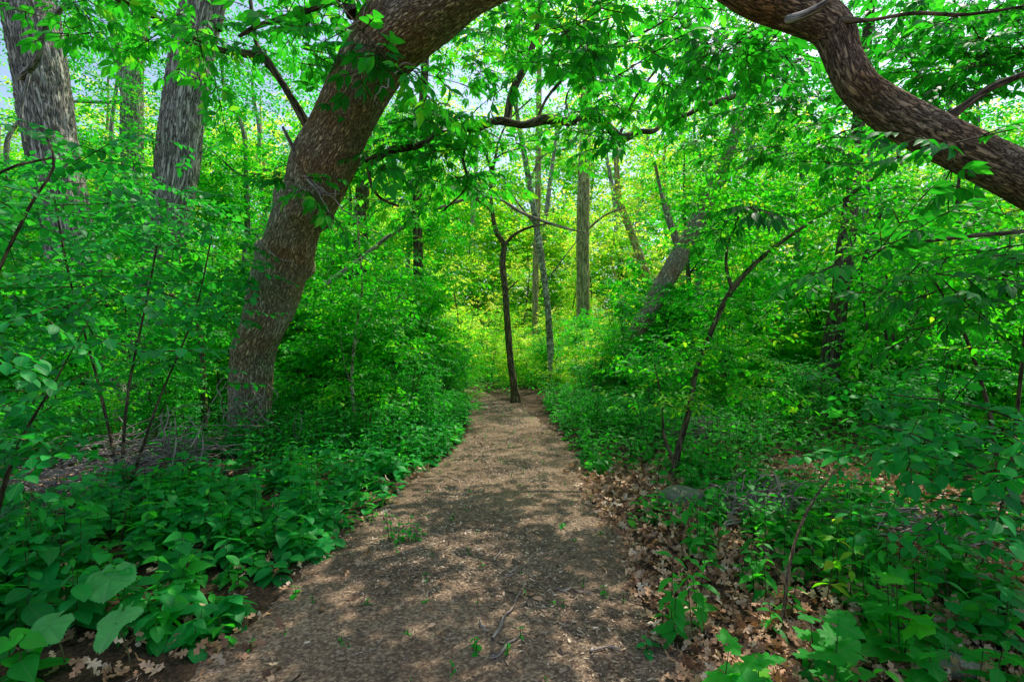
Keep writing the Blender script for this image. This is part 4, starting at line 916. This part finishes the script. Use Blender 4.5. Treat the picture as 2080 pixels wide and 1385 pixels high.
# multi-stemmed shrub right
o = base_of(1815, 850, 8.5)
t = thing('many_stemmed_shrub', 'shrub with several thin dark stems fanning up right of the dark tree', 'shrub', o)
for l in [[(1812, 880, 8.5, 14), (1812, 780, 8.5, 11), (1818, 740, 8.5, 9), (1840, 690, 8.4, 8), (1870, 620, 8.3, 7), (1920, 530, 8.2, 5), (1980, 450, 8, 3)], [(1810, 870, 8.5, 12), (1806, 740, 8.5, 8), (1795, 660, 8.5, 6), (1770, 590, 8.5, 4)], [(1808, 880, 8.5, 10), (1775, 760, 8.5, 6), (1758, 640, 8.5, 5), (1750, 560, 8.5, 3)], [(1818, 740, 8.5, 8), (1812, 660, 8.4, 6), (1800, 560, 8.4, 4)]]:
    tube_part('stem', 'dark', l, t, o, seg=9, n=36, lump=.004)
cl = region_clumps(rng, [(1740, 2060, 480, 800, 7.6, 9.4, 50, .34)], o)
part('foliage', foliage(rng, cl, 6, .34, AL, OVATE).mesh('foliage', [G['mid'], B['twig']]), t)

# dead twigs standing by the leaning trunk
for i, (x, y, Y, hpx, lab) in enumerate([(345, 1010, 5.6, 150, 'pale dead forked stem standing in the left bank herbs'), (400, 990, 5.8, 110, 'short pale dead stem right of the forked one'), (330, 900, 6, 70, 'thin dead stem behind the forked one by the brush pile'), (600, 930, 7, 90, 'thin bare stem just right of the leaning trunk base')]):
    o = base_of(x, y, Y); t = thing('dead_stem', lab, 'dead stem', o)
    tube_part('stem', 'dead', [(x, y + 30, Y, 5), (x + 4, y - hpx * .3, Y, 5), (x - 3, y - hpx * .7, Y, 4), (x + 2, y - hpx, Y, 2)], t, o, seg=6, n=20, lump=.003, seed=i)
    tube_part('side_twig', 'dead', [(x + 3, y - hpx * .4, Y, 4), (x + 12, y - hpx * .7, Y, 3), (x + 10, y - hpx * 1.1, Y, 2)], t, o, seg=5, n=14, seed=i)

# brush piles
def brush(label, cx, cy, rx, ry, h, n, seed):
    r = np.random.default_rng(seed); mb = MB(); z = gz1(cx, cy)
    for _ in range(n):
        a = r.normal(.2, .8); l = r.uniform(.3, 1.2) * rx; x = r.normal(0, rx * .35); y = r.normal(0, ry * .4); zz = abs(r.normal(0, h * .6)) + .02; sag = r.normal(.05, .12)
        q = [[x + math.cos(a) * l * f + r.normal(0, .015), y + math.sin(a) * l * f * .5 + r.normal(0, .015), max(.01, zz + sag * math.sin(f * 3 + .5) + r.normal(0, .01)), r.uniform(.0025, .0065) * (1.3 - .8 * f)] for f in (-.5, -.25, 0, .25, .5)]
        tube(mb, q, 4, 9)
    o = link('brush_pile', mb.mesh('brush_pile', [B['dead']])); o.location = (cx, cy, z); tag(o, label, 'brush pile')
p = P(300, 960, 6.0); brush('heap of grey dead twigs on the left bank before the leaning trunk', p[0], 5.9, 1.2, .55, .34, 150, 5)
p = P(90, 1010, 4.8); brush('tangle of brown dead twigs at the left edge in the herbs', p[0], 4.8, .9, .5, .22, 130, 6)
p = P(1545, 1045, 4.4); brush('small heap of curved dry twigs right of the boulder', p[0], 4.4, .5, .3, .14, 110, 7)
p = P(1900, 1000, 3.9); brush('loose dead twigs under the glossy shrub at right', p[0], 3.9, 1.0, .4, .2, 70, 8)
p = P(1420, 900, 7.8); brush('pale dry brush heap behind the leaning sapling', p[0], 7.8, .7, .5, .2, 120, 9)

# stones
def stone(label, px, Y, w, hgt, seed):
    x = (px - 1040) / F * Y; r = np.random.default_rng(seed)
    nu, nv = 48, 24; U, V = np.meshgrid(np.arange(nu) / nu * 2 * math.pi, np.linspace(.02, math.pi - .02, nv))
    d = np.stack([np.cos(U) * np.sin(V), np.sin(U) * np.sin(V), np.cos(V)], 2).reshape(-1, 3)
    s = 1 + .16 * fbm(d * 1.4 + seed, 3, seed) + .02 * fbm(d * 9, 2, seed)
    v = d * s[:, None] * np.array([w / 2, w / 2 * .75, hgt])
    i = np.arange(nv - 1)[:, None] * nu; j = np.arange(nu)[None, :]; j2 = (j + 1) % nu
    mb = MB(); mb.add(v, np.stack([i + j, i + nu + j, i + nu + j2, i + j2], 2).ravel(), np.full((nv - 1) * nu, 4))
    mb.add(v[:nu], np.arange(nu), [nu])
    o = link('boulder', mb.mesh('boulder', [M_STONE])); o.location = (x, Y, gz1(x, Y) + hgt * .35); tag(o, label, 'boulder')
stone('rounded grey boulder beside the path at the foot of the leaning sapling', 1384, 4.95, .44, .12, 3)
stone('smaller stone half hidden by leaves right of the rounded boulder', 1492, 5.0, .26, .13, 4)
stone('low mossy stone at the bottom right corner in the litter', 1930, 2.42, .28, .05, 5)

# sticks
def stick(name, label, lst, mat='dead'):
    bx = P(*lst[0][:3]); o = (bx[0], bx[1], gz1(bx[0], bx[1]))
    mb = MB(); tube(mb, px_pts(lst, o), 8, 40, lump=.003, seed=len(label)); ob = link(name, mb.mesh(name, [B[mat]])); ob.location = o; tag(ob, label, 'stick')
stick('broken_stick', 'thin broken stick standing up from the litter on the right', [(1572, 1330, 2.75, 7), (1592, 1240, 2.8, 7), (1600, 1170, 2.85, 6.5), (1618, 1090, 2.95, 6), (1650, 1020, 3.05, 6), (1694, 958, 3.15, 4)], 'limb')
def ground_stick(label, x0, y0, x1, y1, r=.006, seed=0):
    rr = np.random.default_rng(seed); a = P(x0, y0, gY(y0)); b = P(x1, y1, gY(y1)); q = []
    for f in np.linspace(0, 1, 6):
        x, y = a[0] + (b[0] - a[0]) * f + rr.normal(0, .012), a[1] + (b[1] - a[1]) * f + rr.normal(0, .012); q.append([x - a[0], y - a[1], gz1(x, y) - gz1(a[0], a[1]) + .016 + r, r * (1.2 - .7 * f)])
    mb = MB(); tube(mb, q, 7, 24, lump=.001, seed=seed); o = link('fallen_stick', mb.mesh('fallen_stick', [B['dead']])); o.location = (a[0], a[1], gz1(a[0], a[1])); tag(o, label, 'stick')
for i, a in enumerate([('longest fallen stick lying on the lower middle of the path', 1000, 1305, 1060, 1210), ('pale split stick lowest on the path', 995, 1345, 1055, 1300), ('curved stick at the right path edge near the sunlit chips', 1130, 1200, 1200, 1212), ('short pale stick on the path above the middle sprout', 998, 1142, 1034, 1125),
                       ('thin dark stick right of the short pale one', 1028, 1178, 1058, 1158), ('fallen branch piece in the litter at lower right', 1650, 1350, 1680, 1290), ('small stick beside the litter at the lower right', 1200, 1330, 1260, 1322), ('stub stick at the foot of the path left of centre', 975, 1270, 990, 1290)]):
    ground_stick(*a, r=.0075 if i < 2 else .006, seed=i)

# ------------------------------------------------------------------ light
SUN_EL, SUN_AZ = math.radians(60), math.radians(38)      # azimuth from +Y towards +X
w = bpy.data.worlds.new('World'); scn.world = w; w.use_nodes = True
nt = w.node_tree; nt.nodes.clear()
sky = nt.nodes.new('ShaderNodeTexSky'); sky.sky_type = 'NISHITA'; sky.sun_disc = False; sky.sun_elevation = SUN_EL; sky.sun_rotation = SUN_AZ; sky.air_density = 1.0; sky.dust_density = 2.5; sky.ozone_density = 1.0
bg = nt.nodes.new('ShaderNodeBackground'); bg.inputs[1].default_value = 0.25
out = nt.nodes.new('ShaderNodeOutputWorld'); nt.links.new(sky.outputs[0], bg.inputs[0]); nt.links.new(bg.outputs[0], out.inputs[0])
sd = bpy.data.lights.new('sun', 'SUN'); sd.energy = 5.0; sd.angle = math.radians(.5); sd.color = (1, .94, .84)
so = bpy.data.objects.new('sun', sd); col.objects.link(so)
dirv = Vector((math.sin(SUN_AZ) * math.cos(SUN_EL), math.cos(SUN_AZ) * math.cos(SUN_EL), math.sin(SUN_EL)))
so.rotation_euler = dirv.to_track_quat('Z', 'Y').to_euler(); so.location = (0, 0, 30)

cam = bpy.data.cameras.new('camera'); cam.sensor_width = 36; cam.lens = 18; cam.clip_end = 2000; cam.clip_start = .05
co = bpy.data.objects.new('camera', cam); col.objects.link(co); co.location = (0, 0, CAM_H); co.rotation_euler = (math.radians(90), 0, 0)
scn.camera = co
scn.view_settings.view_transform = 'Standard'; scn.view_settings.look = 'None'; scn.view_settings.exposure = 0
scn.cycles.max_bounces = 7; scn.cycles.diffuse_bounces = 4; scn.cycles.glossy_bounces = 2; scn.cycles.transmission_bounces = 5; scn.cycles.transparent_max_bounces = 4
scn.cycles.use_denoising = True
